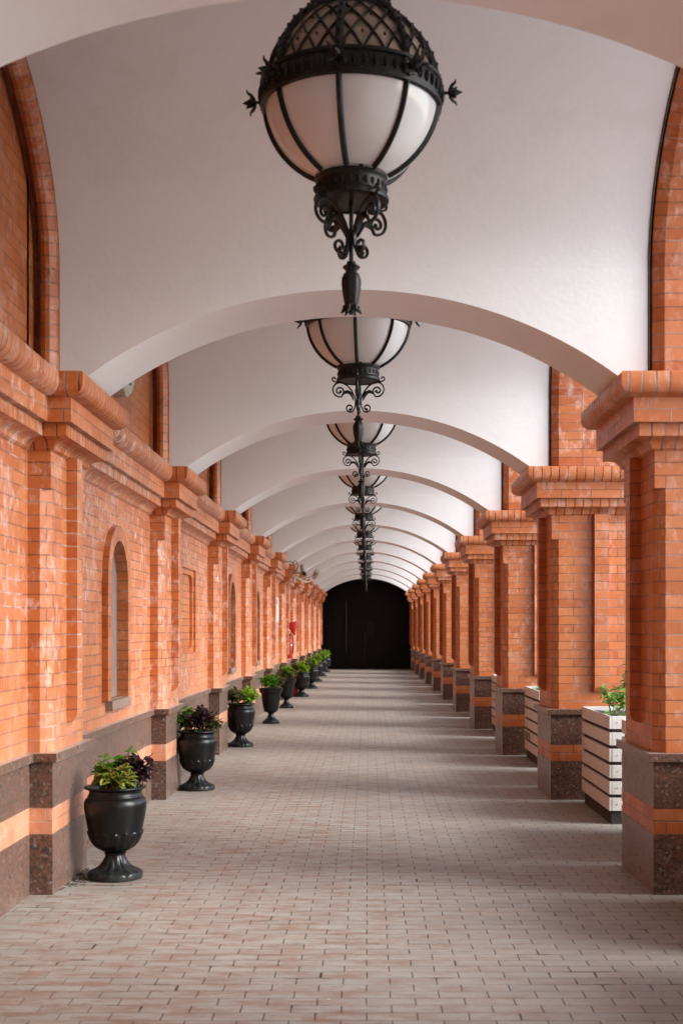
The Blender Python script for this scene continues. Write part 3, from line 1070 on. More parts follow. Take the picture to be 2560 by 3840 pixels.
# ------------------------------------------------------------------ lanterns
def build_lantern():
    root = empty('hanging_lantern', (0, 0, 0))
    CZ, R = 3.848, .390
    def sph(th, a, k=1.0, up=1.0):
        return (R * k * cos(th) * cos(a), R * k * cos(th) * sin(a), CZ + R * k * sin(th) * up)
    # lower globe of eight opal panes
    b = MB()
    t0 = -math.acos(.163 / R)
    pr = [(R * .985 * cos(t0 + (radians(-4) - t0) * k / 14), R * .985 * sin(t0 + (radians(-4) - t0) * k / 14)) for k in range(15)]
    b.lathe(pr, 48, (0, 0, CZ))
    b.build('globe', 'opal', root)
    UP = 1.06
    b = MB()
    pr = [(R * .965 * cos(radians(4) + radians(66) * k / 12), R * .965 * sin(radians(4) + radians(66) * k / 12) * UP) for k in range(13)]
    b.lathe(pr, 48, (0, 0, CZ))
    b.build('dome', 'amber', root)
    # diagonal lattice over the dome
    b = MB()
    NS = 24
    for sg in (1, -1):
        for k in range(NS):
            a = 2 * pi * k / NS
            pts = []
            for q in range(9):
                th = radians(7 + 62 * q / 8)
                pts.append(sph(th, a + sg * (.85 * (q / 8) ** 1.15), .985, UP))
            b.tube(pts, .0062, 4, cap=False)
    for k in range(NS):
        for th in (18, 33, 48):
            a = 2 * pi * (k + .5 * (th == 33)) / NS
            b.ball(sph(radians(th), a, .995, UP), .008, 4)
    b.build('lattice', 'iron', root)
    # eight ribs below and eight above
    for k in range(8):
        a = 2 * pi * k / 8
        b = MB()
        pts = [sph(t0 + (radians(-3) - t0) * q / 14, a, .995) for q in range(15)]
        b.tube(pts, .0115, 6, up=(-sin(a), cos(a), 0), flat=1.15)
        pts = [sph(t0 + (radians(-3) - t0) * q / 14, a, 1.02) for q in range(15)]
        b.tube(pts, .006, 5)
        b.build('rib', 'iron', root)
    b = MB()
    for k in range(8):
        a = 2 * pi * k / 8
        pts = [sph(radians(3 + 66 * q / 9), a, 1.0, UP) for q in range(10)]
        b.tube(pts, .011, 6, up=(-sin(a), cos(a), 0), flat=1.5)
        for q in range(1, 9):
            b.ball(sph(radians(3 + 66 * q / 9), a, 1.02, UP), .011, 4)
    b.build('dome_rib', 'iron', root)
    # equator band with egg moulding
    b = MB()
    b.lathe([(.398, -.060), (.416, -.056), (.418, -.044), (.411, -.040), (.414, -.030), (.416, .024), (.411, .034), (.420, .040), (.421, .052), (.410, .058), (.396, .060)], 64, (0, 0, CZ))
    b.xform(Matrix.Diagonal((.963, .963, 1, 1)))
    for k in range(56):
        a = 2 * pi * (k + .5) / 56
        b.ball((.402 * cos(a), .402 * sin(a), CZ - .003), .016, 6, sx=.8, sy=.8, sz=1.65)
    band = b.build('band', 'iron', root)
    for k in range(8):
        a = 2 * pi * k / 8
        b = MB()
        # rosette boss with petals, and a flared spike
        for q in range(8):
            c_ = 2 * pi * q / 8
            b.ball((.425, .036 * cos(c_), .036 * sin(c_)), .018, 6, sx=.55)
        b.lathe([(.0, .0), (.016, .0), (.010, .018), (.008, .05), (.018, .062), (.012, .075), (.024, .085), (.004, .125), (0, .128)], 8)
        st = len(b.v) - 0
        mm = Matrix.Rotation(pi / 2, 4, 'Y')
        # turn the lathe part to point outwards
        cnt = 8 * 8
        b2 = MB()
        b2.lathe([(.0, .0), (.018, .0), (.010, .016), (.008, .046), (.020, .058), (.012, .07), (.022, .08), (.014, .098), (.0, .128)], 8)
        b2.xform(Matrix.Translation((.418, 0, 0)) @ mm)
        for q in range(4):
            c_ = pi / 4 + pi / 2 * q if k % 2 else pi / 2 * q
            pts = []
            for s_, o in ((0, .050), (.020, .054), (.042, .066), (.056, .084), (.068, .088), (.074, .080)):
                pts.append((.418 + o, s_ * cos(c_), s_ * sin(c_)))
            b2.tube(pts, [.011, .013, .011, .008, .005, .002], 5)
        for q in range(8):
            c_ = 2 * pi * q / 8
            b2.ball((.424, .034 * cos(c_), .034 * sin(c_)), .018, 6, sx=.55)
        b2.xform(Matrix.Translation((0, 0, CZ)) @ Matrix.Rotation(a, 4, 'Z') @ Matrix.Translation((.400, 0, 0)) @ Matrix.Diagonal((.74, .80, .80, 1)) @ Matrix.Translation((-.418, 0, 0)))
        b2.build('finial', 'iron', band)
    # collar under the globe
    b = MB()
    b.lathe([(.150, 3.492), (.168, 3.490), (.172, 3.478), (.163, 3.470), (.160, 3.462), (.163, 3.415), (.170, 3.408), (.176, 3.396), (.174, 3.384), (.150, 3.380), (.148, 3.386), (.06, 3.392), (0, 3.392)], 48, rf=lambda a, z: .955)
    for k in range(28):
        a = 2 * pi * k / 28
        b.ball((.153 * cos(a), .153 * sin(a), 3.438), .014, 6, sx=.7, sy=.7, sz=1.4)
    b.build('collar', 'iron', root)
    # scroll brackets
    z0 = 3.385
    def T(p): return (p[0], z0 + p[1])
    def spiral(cx, cz, r0, r1, a0, a1, n):
        return [(cx + (r0 + (r1 - r0) * k / n) * cos(a0 + (a1 - a0) * k / n), cz + (r0 + (r1 - r0) * k / n) * sin(a0 + (a1 - a0) * k / n)) for k in range(n + 1)]
    big = [(.014, -.185), (.017, -.150), (.030, -.115), (.052, -.070), (.082, -.035), (.118, -.014)]
    big += spiral(.140, -.062, .052, .058, radians(105), radians(-100), 14)[0:]
    big += spiral(.146, -.076, .036, .010, radians(-150), radians(-520), 16)
    low = [(.018, -.130), (.022, -.165), (.024, -.195), (.038, -.225)] + spiral(.064, -.205, .033, .012, radians(-125), radians(260), 18)
    leafb = [(.128, -.108), (.108, -.088), (.084, -.080), (.060, -.092), (.046, -.118), (.034, -.150)]
    hook = [(.150, -.002), (.172, -.006), (.190, .002)] + spiral(.186, .018, .016, .009, radians(-60), radians(190), 8)
    for k in range(4):
        a = pi / 2 * k
        b = MB()
        for pts, rr in ((big, .0065), (low, .0065), (hook, .006)):
            n = len(pts)
            p3 = [(T(p)[0], 0, T(p)[1]) for p in pts]
            b.tube(p3, [rr] * (n - 1) + [rr * 1.3], 6, up=(0, 1, 0), flat=1.7)
        p3 = [(T(p)[0], 0, T(p)[1]) for p in leafb]
        b.tube(p3, [.004, .011, .014, .014, .011, .004], 6, up=(0, 1, 0), flat=1.6)
        b.tube([(T(p)[0], 0, T(p)[1]) for p in [(.106, -.086), (.112, -.070), (.122, -.066)]], [.007, .005, .002], 5, up=(0, 1, 0))
        b.ball((T(big[-1])[0], 0, T(big[-1])[1]), .012, 6)
        b.ball((T(low[-1])[0], 0, T(low[-1])[1]), .012, 6)
        b.xform(Matrix.Rotation(a, 4, 'Z'))
        b.build('scroll_bracket', 'iron', root)
    # tassel
    b = MB()
    b.tube([(0, 0, 3.40), (0, 0, 3.10)], .010, 8)
    b.lathe([(.008, -.262), (.020, -.266), (.022, -.276), (.018, -.280), (.034, -.284), (.040, -.290), (.026, -.306), (.024, -.312)], 16, (0, 0, z0))
    b.lathe([(.022, -.308), (.036, -.318), (.046, -.340), (.048, -.365), (.043, -.405), (.035, -.445), (.030, -.470), (.024, -.476)], 24, (0, 0, z0), rf=lambda a, z: .86 + .13 * abs(cos(a * 3)) - .06)
    for k in range(6):
        a = pi / 3 * k
        b.tube([(.030 * cos(a), .030 * sin(a), z0 - .462), (.032 * cos(a), .032 * sin(a), z0 - .482), (.046 * cos(a), .046 * sin(a), z0 - .496)], [.010, .010, .003], 5)
    b.lathe([(.014, -.47), (.010, -.50), (.0, -.502)], 8, (0, 0, z0))
    b.build('tassel', 'iron', root)
    # crown and hanger
    b = MB()
    b.lathe([(.10, 4.22), (.148, 4.225), (.160, 4.240), (.150, 4.258), (.158, 4.275), (.140, 4.30), (.09, 4.315), (.05, 4.345), (.03, 4.40), (0, 4.40)], 32, rf=lambda a, z: 1 + .05 * abs(cos(a * 8)))
    for k in range(8):
        a = 2 * pi * k / 8
        b.tube([(.15 * cos(a), .15 * sin(a), 4.25), (.175 * cos(a), .175 * sin(a), 4.29), (.165 * cos(a), .165 * sin(a), 4.33), (.185 * cos(a), .185 * sin(a), 4.36)], [.016, .014, .010, .003], 5)
    b.build('crown', 'iron', root)
    b = MB()
    b.tube([(0, 0, 4.39), (0, 0, 4.70)], .014, 8)
    b.lathe([(.0, 4.655), (.03, 4.655), (.07, 4.675), (.085, 4.70)], 20)
    b.build('hanger', 'iron', root)
    return root
lan = build_lantern()
for i in range(I0, I1):
    a = lan if i == I0 else copy_tree(lan)
    a.location = (XC + .012, P(i) + RIB1 + HA - .01, .020)
    a.rotation_euler = (0, 0, radians(-90 + (38 if i == 0 else [-3, -5, 2, -4, 3, -2, 5, 0, 4, -3][(i - 1) % 10])))
    k = i + 1
    lab = {1: 'largest globe lantern, nearest the camera, hanging whole in the first vault',
           2: 'second globe lantern, its lower half hanging below the first white cross arch',
           11: 'last and smallest globe lantern, hanging before the dark doorway'}.get(k, f'black iron globe lantern, {ORD[k]} in the row down the vault')
    tag(a, lab, 'lantern', 'globe lanterns hanging down the middle of the vault')

# ------------------------------------------------------------------ urns
def urn_plain():
    root = empty('garden_urn', (0, 0, 0))
    b = MB()
    def flute(a, z):
        t = max(0.0, min(1.0, (z - .03) / .02)) * max(0.0, min(1.0, (.135 - z) / .03))
        return 1 + t * (.15 * abs(sin(a * 7 + z * 7)) ** .7 - .10)
    b.lathe([(0, .001), (.160, .001), (.165, .006), (.166, .030), (.158, .042), (.140, .050), (.112, .062), (.088, .082), (.072, .105), (.062, .128), (.058, .142), (.064, .146), (.066, .156), (.060, .160)], 84, rf=flute)
    b.build('foot', 'urn', root)
    b = MB()
    def gad(a, z):
        if z < .165 or z > .292: return 1.0
        ph = (a * 8 / pi * 1.0) % 1.0
        lobe = abs(sin(pi * ph))
        top = .252 + .034 * lobe ** .7
        if z > top: return 1.0
        return 1 + .050 * (.2 + .8 * lobe ** .6) * min(1, (z - .165) / .03)
    zs = [(.058, .160), (.075, .166), (.100, .180), (.118, .195), (.131, .210), (.141, .226), (.148, .242), (.153, .256), (.157, .268), (.160, .280), (.163, .292),
          (.169, .325), (.176, .360), (.182, .395), (.1865, .425), (.188, .448), (.186, .466), (.179, .482), (.168, .492), (.165, .495), (.166, .500), (.164, .504), (.158, .510), (.155, .522), (.158, .533),
          (.170, .541), (.182, .545), (.187, .550), (.186, .557), (.176, .560), (.160, .556), (.152, .540), (.150, .520)]
    zz = []
    for p, q in zip(zs, zs[1:]):
        zz.append(p)
        if .19 < p[1] < .29:
            zz.append(((p[0] + q[0]) / 2, (p[1] + q[1]) / 2))
    zz.append(zs[-1])
    b.lathe(zz, 96, rf=gad)
    b.build('bowl', 'urn', root)
    b = MB()
    b.lathe([(0, .528), (.08, .527), (.152, .522)], 20)
    b.build('soil', 'soil', root)
    return root
def urn_fluted():
    root = empty('garden_urn', (0, 0, 0))
    b = MB()
    b.lathe([(0, .001), (.140, .001), (.143, .006), (.143, .026), (.136, .032), (.122, .036), (.120, .050), (.108, .058), (.080, .075), (.058, .100), (.046, .130), (.042, .150), (.050, .156), (.050, .166), (.044, .170)], 48,
            rf=lambda a, z: 1 + (.03 * abs(sin(a * 10)) if .06 < z < .15 else 0))
    b.build('foot', 'urn', root)
    b = MB()
    def fl(a, z):
        if z < .19: return 1.0
        if z < .47: return 1 + .030 * abs(sin(a * 12)) - .012
        if z > .50 and z < .56: return 1 + .022 * (1 if sin(a * 24) > 0 else 0)
        return 1.0
    b.lathe([(.044, .170), (.070, .178), (.095, .195), (.112, .220), (.122, .250), (.130, .300), (.140, .360), (.149, .420), (.157, .470), (.160, .486), (.172, .492), (.178, .498), (.182, .512), (.188, .555), (.195, .560), (.196, .570), (.184, .574), (.172, .566), (.168, .540)], 96, rf=fl)
    b.build('bowl', 'urn', root)
    b = MB()
    b.lathe([(0, .548), (.09, .547), (.170, .542)], 20)
    b.build('soil', 'soil', root)
    return root
u1, u2 = urn_plain(), urn_fluted()

def leaf_geo(b, base, dirv, nrm, L, W, curl=.25, dark=0.0, m=0, wav=.0):
    """ovate leaf: midrib with two halves folded; u = 0 centre .. 1 edge"""
    d = Vector(dirv).normalized()
    n = Vector(nrm)
    n = (n - d * n.dot(d))
    if n.length < 1e-4:
        n = d.orthogonal()
    n.normalize()
    s = d.cross(n).normalized()
    ts = [0, .18, .42, .68, .87, 1.0]
    ws = [.06, .72, 1.0, .72, .36, .0]
    mid, lft, rgt = [], [], []
    for t, w_ in zip(ts, ws):
        p = Vector(base) + d * (L * t) - n * (curl * L * t * t)
        mid.append(p)
        wz = n * (W * .5 * w_ * .30)
        jag = 1 + wav * random.uniform(-1, 1)
        lft.append(p + s * (W * .5 * w_ * jag) + wz)
        rgt.append(p - s * (W * .5 * w_ * jag) + wz)
    for k in range(5):
        e0 = .25 + .0 * ts[k]
        c0, c1 = abs(ts[k] - .40) * .8, abs(ts[k + 1] - .40) * .8
        e = lambda c: min(1.0, .85 + .15)
        if k < 4:
            b.face([mid[k], mid[k + 1], lft[k + 1], lft[k]], uv=[(c0, dark), (c1, dark), (e(c1), dark), (e(c0), dark)], m=m, smooth=True)
            b.face([mid[k + 1], mid[k], rgt[k], rgt[k + 1]], uv=[(c1, dark), (c0, dark), (e(c0), dark), (e(c1), dark)], m=m, smooth=True)
        else:
            b.face([mid[k], mid[k + 1], lft[k]], uv=[(c0, dark), (1, dark), (1, dark)], m=m, smooth=True)
            b.face([mid[k + 1], mid[k], rgt[k]], uv=[(1, dark), (c0, dark), (1, dark)], m=m, smooth=True)

def bush(name, mat, spots, nst, nl, h, spread, LS, label, cat, loc, group=None, seed=1, lean=(0, 0), wav=.12):
    """leafy plant: stems from the soil at spots; leaf pairs up each stem"""
    LS *= 1.3; nst = int(nst * 1.15)
    rnd = random.Random(seed)
    st_ = random.getstate(); random.seed(seed)
    root = empty(name, loc)
    sb, lb = MB(), MB()
    for q in range(nst):
        bx, by = rnd.choice(spots)
        a = rnd.uniform(0, 2 * pi)
        out = spread * sqrt(rnd.random())
        bx += rnd.uniform(-.03, .03); by += rnd.uniform(-.03, .03)
        hh = h * (1 - .45 * (out / spread) ** 2) * rnd.uniform(.78, 1.12)
        tx, ty = bx + out * cos(a) + lean[0], by + out * sin(a) + lean[1]
        p0 = Vector((bx, by, -.02)); p2 = Vector((tx, ty, hh)); p1 = Vector((bx * .6 + tx * .4, by * .6 + ty * .4, hh * .72))
        pts = []
        for k in range(6):
            t = k / 5
            pts.append(p0 * (1 - t) ** 2 + p1 * 2 * t * (1 - t) + p2 * t * t)
        sb.tube(pts, [.0032, .003, .0027, .0024, .002, .0014], 4, cap=False)
        for k in range(nl):
            t = .30 + .70 * (k + 1) / nl
            p = p0 * (1 - t) ** 2 + p1 * 2 * t * (1 - t) + p2 * t * t
            a0 = a + k * 1.57 + rnd.uniform(-.4, .4)
            for sgn in (0, pi):
                an = a0 + sgn
                el = rnd.uniform(-.35, .65)
                d = Vector((cos(an) * cos(el), sin(an) * cos(el), sin(el)))
                up = Vector((rnd.uniform(-.4, .4), rnd.uniform(-.4, .4), 1))
                L = LS * rnd.uniform(.7, 1.2) * (1.0 - .15 * (t > .9))
                leaf_geo(lb, p, d, up, L, L * rnd.uniform(.62, .8), rnd.uniform(.1, .5), dark=rnd.random() ** 1.5, wav=wav)
        leaf_geo(lb, pts[-1], Vector((cos(a) * .6, sin(a) * .6, .8)), Vector((-cos(a), -sin(a), .6)), LS * .7, LS * .45, .2, dark=rnd.random() * .3, wav=wav)
    lb.build('foliage', mat, root)
    sb.build('stems', 'stem', root)
    random.setstate(st_)
    tag(root, label, cat, group)
    return root

#  (z, x, kind)
URNS = [(7.69, -1.533, 1), (11.96, -1.612, 1), (16.42, -1.650, 1), (20.50, -1.571, 2), (24.63, -1.588, 2),
        (28.80, -1.515, 1), (32.85, -1.470, 1), (37.40, -1.505, 1), (41.60, -1.520, 1), (46.00, -1.535, 1)]
ULAB = ['nearest black urn with scalloped bowl, holding red and lime coleus', 'second black urn, with purple coleus between green leaves, beside second pilaster',
        'third black urn, smooth and scalloped, with lime leaves on its right', 'nearer fluted black urn with a ribbed tapering bowl and bright green plant',
        'farther fluted black urn, beside the plain urn with the red box', 'plain black urn with scalloped bowl standing before the red box',
        'small black urn seventh along the wall', 'small black urn eighth along the wall', 'small black urn, last but one along the wall', 'smallest black urn, last before the dark doorway']
seen = set()
for k, (y, x, kd) in enumerate(URNS):
    src = u1 if kd == 1 else u2
    a = copy_tree(src) if kd in seen else src
    seen.add(kd)
    a.location = (x, y, 0)
    a.rotation_euler = (0, 0, .37 * k)
    tag(a, ULAB[k], 'urn', 'black urns along the left wall')

ST = .53
def pos(k, dx=0, dy=0):
    y, x, kd = URNS[k]
    return (x + dx, y + dy, ST + (.02 if kd == 2 else 0))
G = 'plants in the urns'
bush('coleus_plant', 'leaf_coleus', [(-.06, -.03), (-.01, -.07), (.04, -.06)], 17, 4, .145, .085, .058, 'lime edged coleus with dark red leaf hearts at front of nearest urn', 'plant', pos(0), G, 3)
bush('leafy_plant', 'leaf_green', [(-.02, .06), (.03, .05), (-.07, .05)], 13, 4, .21, .09, .055, 'plain green leafy plant at the back of the nearest urn', 'plant', pos(0), G, 4)
bush('coleus_plant', 'leaf_purple', [(.09, -.01), (.11, .03), (.08, .05)], 18, 4, .20, .10, .054, 'dark purple coleus spilling over the right of the nearest urn', 'plant', pos(0, .02), G, 5)
bush('leafy_plant', 'leaf_green', [(-.09, -.02), (-.07, .04), (-.10, .02)], 18, 4, .22, .10, .062, 'green leafy plant on the left side of the second urn', 'plant', pos(1), G, 6)
bush('coleus_plant', 'leaf_purple', [(.0, -.05), (.05, -.03), (.03, .05)], 22, 4, .23, .11, .058, 'dark purple coleus in the middle of the second urn', 'plant', pos(1, .02), G, 7)
bush('coleus_plant', 'leaf_bronze', [(.11, .0), (.12, -.04)], 10, 4, .15, .07, .055, 'pale olive coleus hanging at the right edge of second urn', 'plant', pos(1, .03), G, 8)
bush('coleus_plant', 'leaf_bronze', [(-.07, -.05), (-.02, -.06), (-.05, .05), (-.10, 0)], 26, 4, .21, .12, .055, 'bronze edged coleus on the left of the third urn', 'plant', pos(2, -.02), G, 9)
bush('leafy_plant', 'leaf_lime', [(.08, -.02), (.10, .03), (.07, .05)], 20, 4, .22, .10, .062, 'lime green leafy plant on the right of the third urn', 'plant', pos(2, .02), G, 10)
bush('leafy_plant', 'leaf_green', [(-.05, -.06), (.0, -.05), (.02, .02)], 26, 4, .23, .14, .066, 'bright green leafy plant in the nearer fluted urn', 'plant', pos(3, -.02), G, 11)
bush('coleus_plant', 'leaf_bronze', [(.08, .04), (.10, .0), (.06, .08)], 18, 4, .24, .11, .055, 'brown coleus at the back right of the nearer fluted urn', 'plant', pos(3, .03), G, 12)
bush('leafy_plant', 'leaf_lime', [(-.02, 0), (.03, .02)], 22, 4, .24, .10, .062, 'lime leafy plant in the farther fluted urn', 'plant', pos(4), G, 13)
bush('coleus_plant', 'leaf_bronze', [(.10, 0), (.09, .05), (-.10, 0)], 22, 4, .20, .11, .055, 'brown coleus round the lime plant in farther fluted urn', 'plant', pos(4, .01), G, 14)
proto = None
LB2 = {5: 'in the urn before the red box', 6: 'in the seventh urn', 7: 'in the eighth urn', 8: 'in the last urn but one', 9: 'in the smallest, last urn'}
for k in range(5, 10):
    if k == 5:
        gp = bush('leafy_plant', 'leaf_lime', [(0, -.05), (.05, 0), (-.04, .03)], 30, 4, .24, .14, .066, 'bright green leafy plant ' + LB2[k], 'plant', pos(k, .0), G, 20)
        dp = bush('coleus_plant', 'leaf_bronze', [(-.12, 0), (-.10, .05), (-.1, -.05)], 18, 4, .22, .10, .055, 'dark bronze coleus ' + LB2[k], 'plant', pos(k, -.03), G, 21)
    else:
        a = copy_tree(gp); a.location = pos(k); a.rotation_euler = (0, 0, k * 1.3); tag(a, 'bright green leafy plant ' + LB2[k], 'plant', G)
        a = copy_tree(dp); a.location = pos(k, .03 if k == 9 else -.03); a.rotation_euler = (0, 0, (pi if k == 9 else 0) + k * .2); tag(a, 'dark bronze coleus ' + LB2[k], 'plant', G)

rnd = random.Random(55)
b = MB()
for k in range(150):
    x = -1.785 + abs(rnd.gauss(0, .075)); y = 7.66 + rnd.gauss(0, .15)
    if math.hypot(x + 1.533, y - 7.69) < .17: continue
    r = rnd.uniform(.003, .011); z = .001 + rnd.uniform(0, .002)
    a0 = rnd.uniform(0, 6.28)
    b.face([(x + r * rnd.uniform(.6, 1.3) * cos(a0 + q * 2.09), y + r * rnd.uniform(.6, 1.3) * sin(a0 + q * 2.09), z + rnd.uniform(0, .005)) for q in range(3)])
    b.face([(x + r * cos(a0 + q * 1.57), y + r * sin(a0 + q * 1.57), z) for q in range(4)])
tag(b.build('soil_crumbs', 'soil'), 'dark soil crumbs scattered on the paving beside the nearest urn', 'debris', kind='stuff')

# ------------------------------------------------------------------ slatted planters
PX, PW, PL = 1.862, .60, 1.26
def planter():
    root = empty('slatted_planter', (0, 0, 0))
    b = MB()
    b.box(.02, PW - .02, .02, PL - .02, 0, .80)
    b.build('inner_box', 'dark_wood', root)
    def side(nm, f):
        b = MB()
        for k in range(6):
            z = .106 + k * .1265
            f(b, z, z + .100)
        b.build(nm, 'slat', root)
    j = lambda: random.uniform(-.002, .002)
    side('long_side', lambda b, z, t: b.bevbox(0 + j(), .018, .0, PL, z, t, .002))
    side('long_side', lambda b, z, t: b.bevbox(PW - .018, PW + j(), .0, PL, z, t, .002))
    side('end_side', lambda b, z, t: b.bevbox(.0205, PW - .0205, -.001 + j(), .018, z, t, .002))
    side('end_side', lambda b, z, t: b.bevbox(.0205, PW - .0205, PL - .018, PL + .001, z, t, .002))
    b = MB()
    for z in range(6):
        for x in (.06, PW - .06):
            b.ball((x, -.003, .156 + z * .1265), .0045, 5)
        for y in (.05, PL - .05):
            b.ball((-.002, y, .156 + z * .1265), .004, 5)
    b.build('screws', 'black', root)
    b = MB()
    nx, ny = 6, 12
    hz = [[.806 + random.uniform(-.012, .014) for _ in range(ny + 1)] for _ in range(nx + 1)]
    for i in range(nx):
        for q in range(ny):
            f = lambda i, q: (.02 + (PW - .04) * i / nx, .02 + (PL - .04) * q / ny, hz[i][q])
            b.face([f(i, q), f(i + 1, q), f(i + 1, q + 1), f(i, q + 1)], smooth=True)
    b.build('soil', 'soil', root)
    return root
pp = planter()
first = True
GP = 'white slatted planters between the right-hand pillars'
PLAB = {(1, 0): 'white slatted planter hiding behind the nearest right-hand pillar', (1, 1): 'white slatted planter with a young seedling, beside the nearest pillar',
        (2, 1): 'white slatted planter with worn brown lettering on its side', (3, 1): 'white slatted planter just beyond the third right-hand pillar'}
for i in range(I0, I1):
    for k in (0, 1):
        a = pp if first else copy_tree(pp)
        first = False
        a.location = (PX + (.0 if k else .025), P(i) + (2.61 if k else 1.0), 0)
        lab = PLAB.get((i, k)) or (f'white slatted planter, {"farther" if k else "nearer"} of two between the {ORD[i]} and {ORD[i+1]} right-hand pillars' if i else f'white slatted planter beside the camera, {"farther" if k else "nearer"} of the pair there')
        tag(a, lab, 'planter', GP)
        if (i, k) == (2, 1):
            # worn brown letters on the second slat from the bottom
            fc = bpy.data.curves.new('lettering', 'FONT')
            fc.body = 'ЖОКИ ДА'
            fc.size = .098
            fc.extrude = .0006
            fc.materials.append(M['rust_letter'])
            t = bpy.data.objects.new('lettering', fc)
            COL.objects.link(t)
            bpy.context.view_layer.update()
            tm = bpy.data.meshes.new_from_object(t)
            bpy.data.objects.remove(t)
            t = bpy.data.objects.new('lettering', tm)
            COL.objects.link(t)
            t.parent = a
            # reads along the walk side: facing -X, running from far to near
            t.matrix_local = Matrix(((0, 0, -1, -.0035), (-1, 0, 0, PL - .06), (0, 1, 0, .2460), (0, 0, 0, 1)))
# seedlings in the first planter
bush('seedling', 'leaf_young', [(.13, .34), (.17, .44), (.20, .30), (.24, .42), (.16, .52)], 12, 6, .30, .085, .052, 'young pale green seedling growing in the nearest visible planter', 'plant', (PX - .02, P(1) + 2.61 + .02, .805), 'seedlings in the planters', 31, wav=.05)
bush('seedling', 'leaf_young', [(.28, .45), (.30, .55), (.33, .40)], 5, 9, .56, .05, .055, 'tall young seedling stems behind the shorter one, next to the nearest pillar', 'plant', (PX, P(1) + 2.61, .805), 'seedlings in the planters', 37, wav=.05)
bush('seedling', 'leaf_young', [(.12, .35), (.2, .5), (.1, .6), (.3, .45)], 14, 2, .035, .05, .022, 'low green sprouts scattered on the soil of the seedling planter', 'plant', (PX, P(1) + 2.61, .805), 'seedlings in the planters', 32)
bush('seedling', 'leaf_young', [(.08, .5), (.15, .7), (.1, .95)], 10, 2, .04, .05, .028, 'tiny sprouts on the soil of the lettered planter', 'plant', (PX, P(2) + 2.61, .805), 'seedlings in the planters', 33)

# ------------------------------------------------------------------ carved stone boss on the first lunette
st = empty('stone_boss', (BLW, P(1) + PD / 2 + S / 2, 3.56))
tag(st, 'pale carved stone cartouche projecting from the left wall above the cornice', 'ornament')
b = MB()
out = []
for k in range(32):
    a = 2 * pi * k / 32
    r = 1 + .06 * cos(2 * a)
    out.append((.235 * cos(a) * r * (1 - .12 * max(0, -sin(a))), .28 * sin(a)))
for k in range(32):
    j = (k + 1) % 32
    (ya, za), (yb, zb) = out[k], out[j]
    b.face([(-.02, ya, za), (-.02, yb, zb), (.095, yb, zb), (.095, ya, za)])
    b.face([(.095, ya, za), (.095, yb, zb), (.122, yb * .90, zb * .90), (.122, ya * .90, za * .90)])
    b.face([(.122, ya * .9, za * .9), (.122, yb * .9, zb * .9), (.108, yb * .78, zb * .78), (.108, ya * .78, za * .78)])
    b.face([(.108, ya * .78, za * .78), (.108, yb * .78, zb * .78), (.10, 0, 0)])
b.build('cartouche', 'stone', st)
b = MB()
for q in range(6):
    a = 2 * pi * q / 6 + .3
    b.ball((.115, .105 * cos(a), .125 * sin(a)), .062, 8, sx=.5, sy=.95, sz=1.0)
    b.tube([(.13, .03 * cos(a + .5), .03 * sin(a + .5)), (.128, .16 * cos(a + .5), .19 * sin(a + .5))], [.012, .02], 6)
b.ball((.135, 0, 0), .042, 8, sx=.7)
b.build('flower', 'stone', st)

# ------------------------------------------------------------------ security cameras
def cctv(loc, ang, tilt, L, label, arm_to):
    root = empty('security_camera', loc)
    tag(root, label, 'camera', 'security cameras on the left wall')
    R_ = Matrix.Rotation(ang, 4, 'Z') @ Matrix.Rotation(tilt, 4, 'X')
    b = MB()
    b.lathe([(.0, 0), (.050, 0), (.052, .01), (.052, L), (.046, L + .012), (.0, L + .012)], 20)
    b.xform(R_ @ Matrix.Rotation(-pi / 2, 4, 'X'))
    body = b.build('housing', 'cctv', root)
    b = MB()
    b.lathe([(.058, -.05), (.058, L * .9)], 20, a0=radians(20), a1=radians(340))
    b.lathe([(.0565, L * .9), (.0565, -.05)], 20, a0=radians(20), a1=radians(340))
    b.xform(R_ @ Matrix.Rotation(-pi / 2, 4, 'X') @ Matrix.Rotation(-pi / 2, 4, 'Z'))
    b.build('sunshield', 'cctv', root)
    b = MB()
    b.lathe([(.0, -.006), (.034, -.006), (.038, 0), (.038, .003)], 18)
    b.xform(R_ @ Matrix.Rotation(-pi / 2, 4, 'X'))
    b.build('lens', 'black', body)
    b = MB()
    tgt = Vector(arm_to) - Vector(loc)
    mid = R_ @ Vector((0, L * .45, -.05))
    b.tube([tgt, tgt * .5 + mid * .5 + Vector((0, 0, -.01)), mid], .016, 8)
    b.tube([mid, R_ @ Vector((0, L * .45, 0))], .018, 8)
    st0 = len(b.v)
    b.bevbox(tgt.x - .015, tgt.x + .02, tgt.y - .05, tgt.y + .05, tgt.z - .07, tgt.z + .07, .004)
    b.build('bracket', 'cctv', root)
    return root
c1 = cctv((-1.385, P(6) - .16, 2.735), radians(8), radians(28), .36, 'beige security camera pointing along the walk towards the viewer', (-1.645, P(6) + .12, 2.745))
c2 = cctv((-1.20, P(6) + .95, 2.72), radians(195), radians(20), .30, 'darker security camera behind the other, turned the other way', (-1.645, P(6) + .62, 2.64))
cb = MB()
cb.tube([(-1.63, P(6) - .05, 2.95), (-1.58, P(6) + .1, 3.01), (-1.55, P(6) - .05, 3.0), (-1.52, P(6) - .28, 2.97), (-1.50, P(6) - .30, 2.88), (-1.53, P(6) - .27, 2.80), (-1.60, P(6) - .1, 2.76)], .009, 6)
cb.tube([(-1.72, P(6) - .9, 2.95), (-1.66, P(6) - .5, 2.97), (-1.60, P(6) - .1, 2.965), (-1.55, P(6) + .1, 2.95)], .007, 6)
tag(cb.build('cable', 'black'), 'black cable looping over the capital to the security cameras', 'cable')
cb = MB()
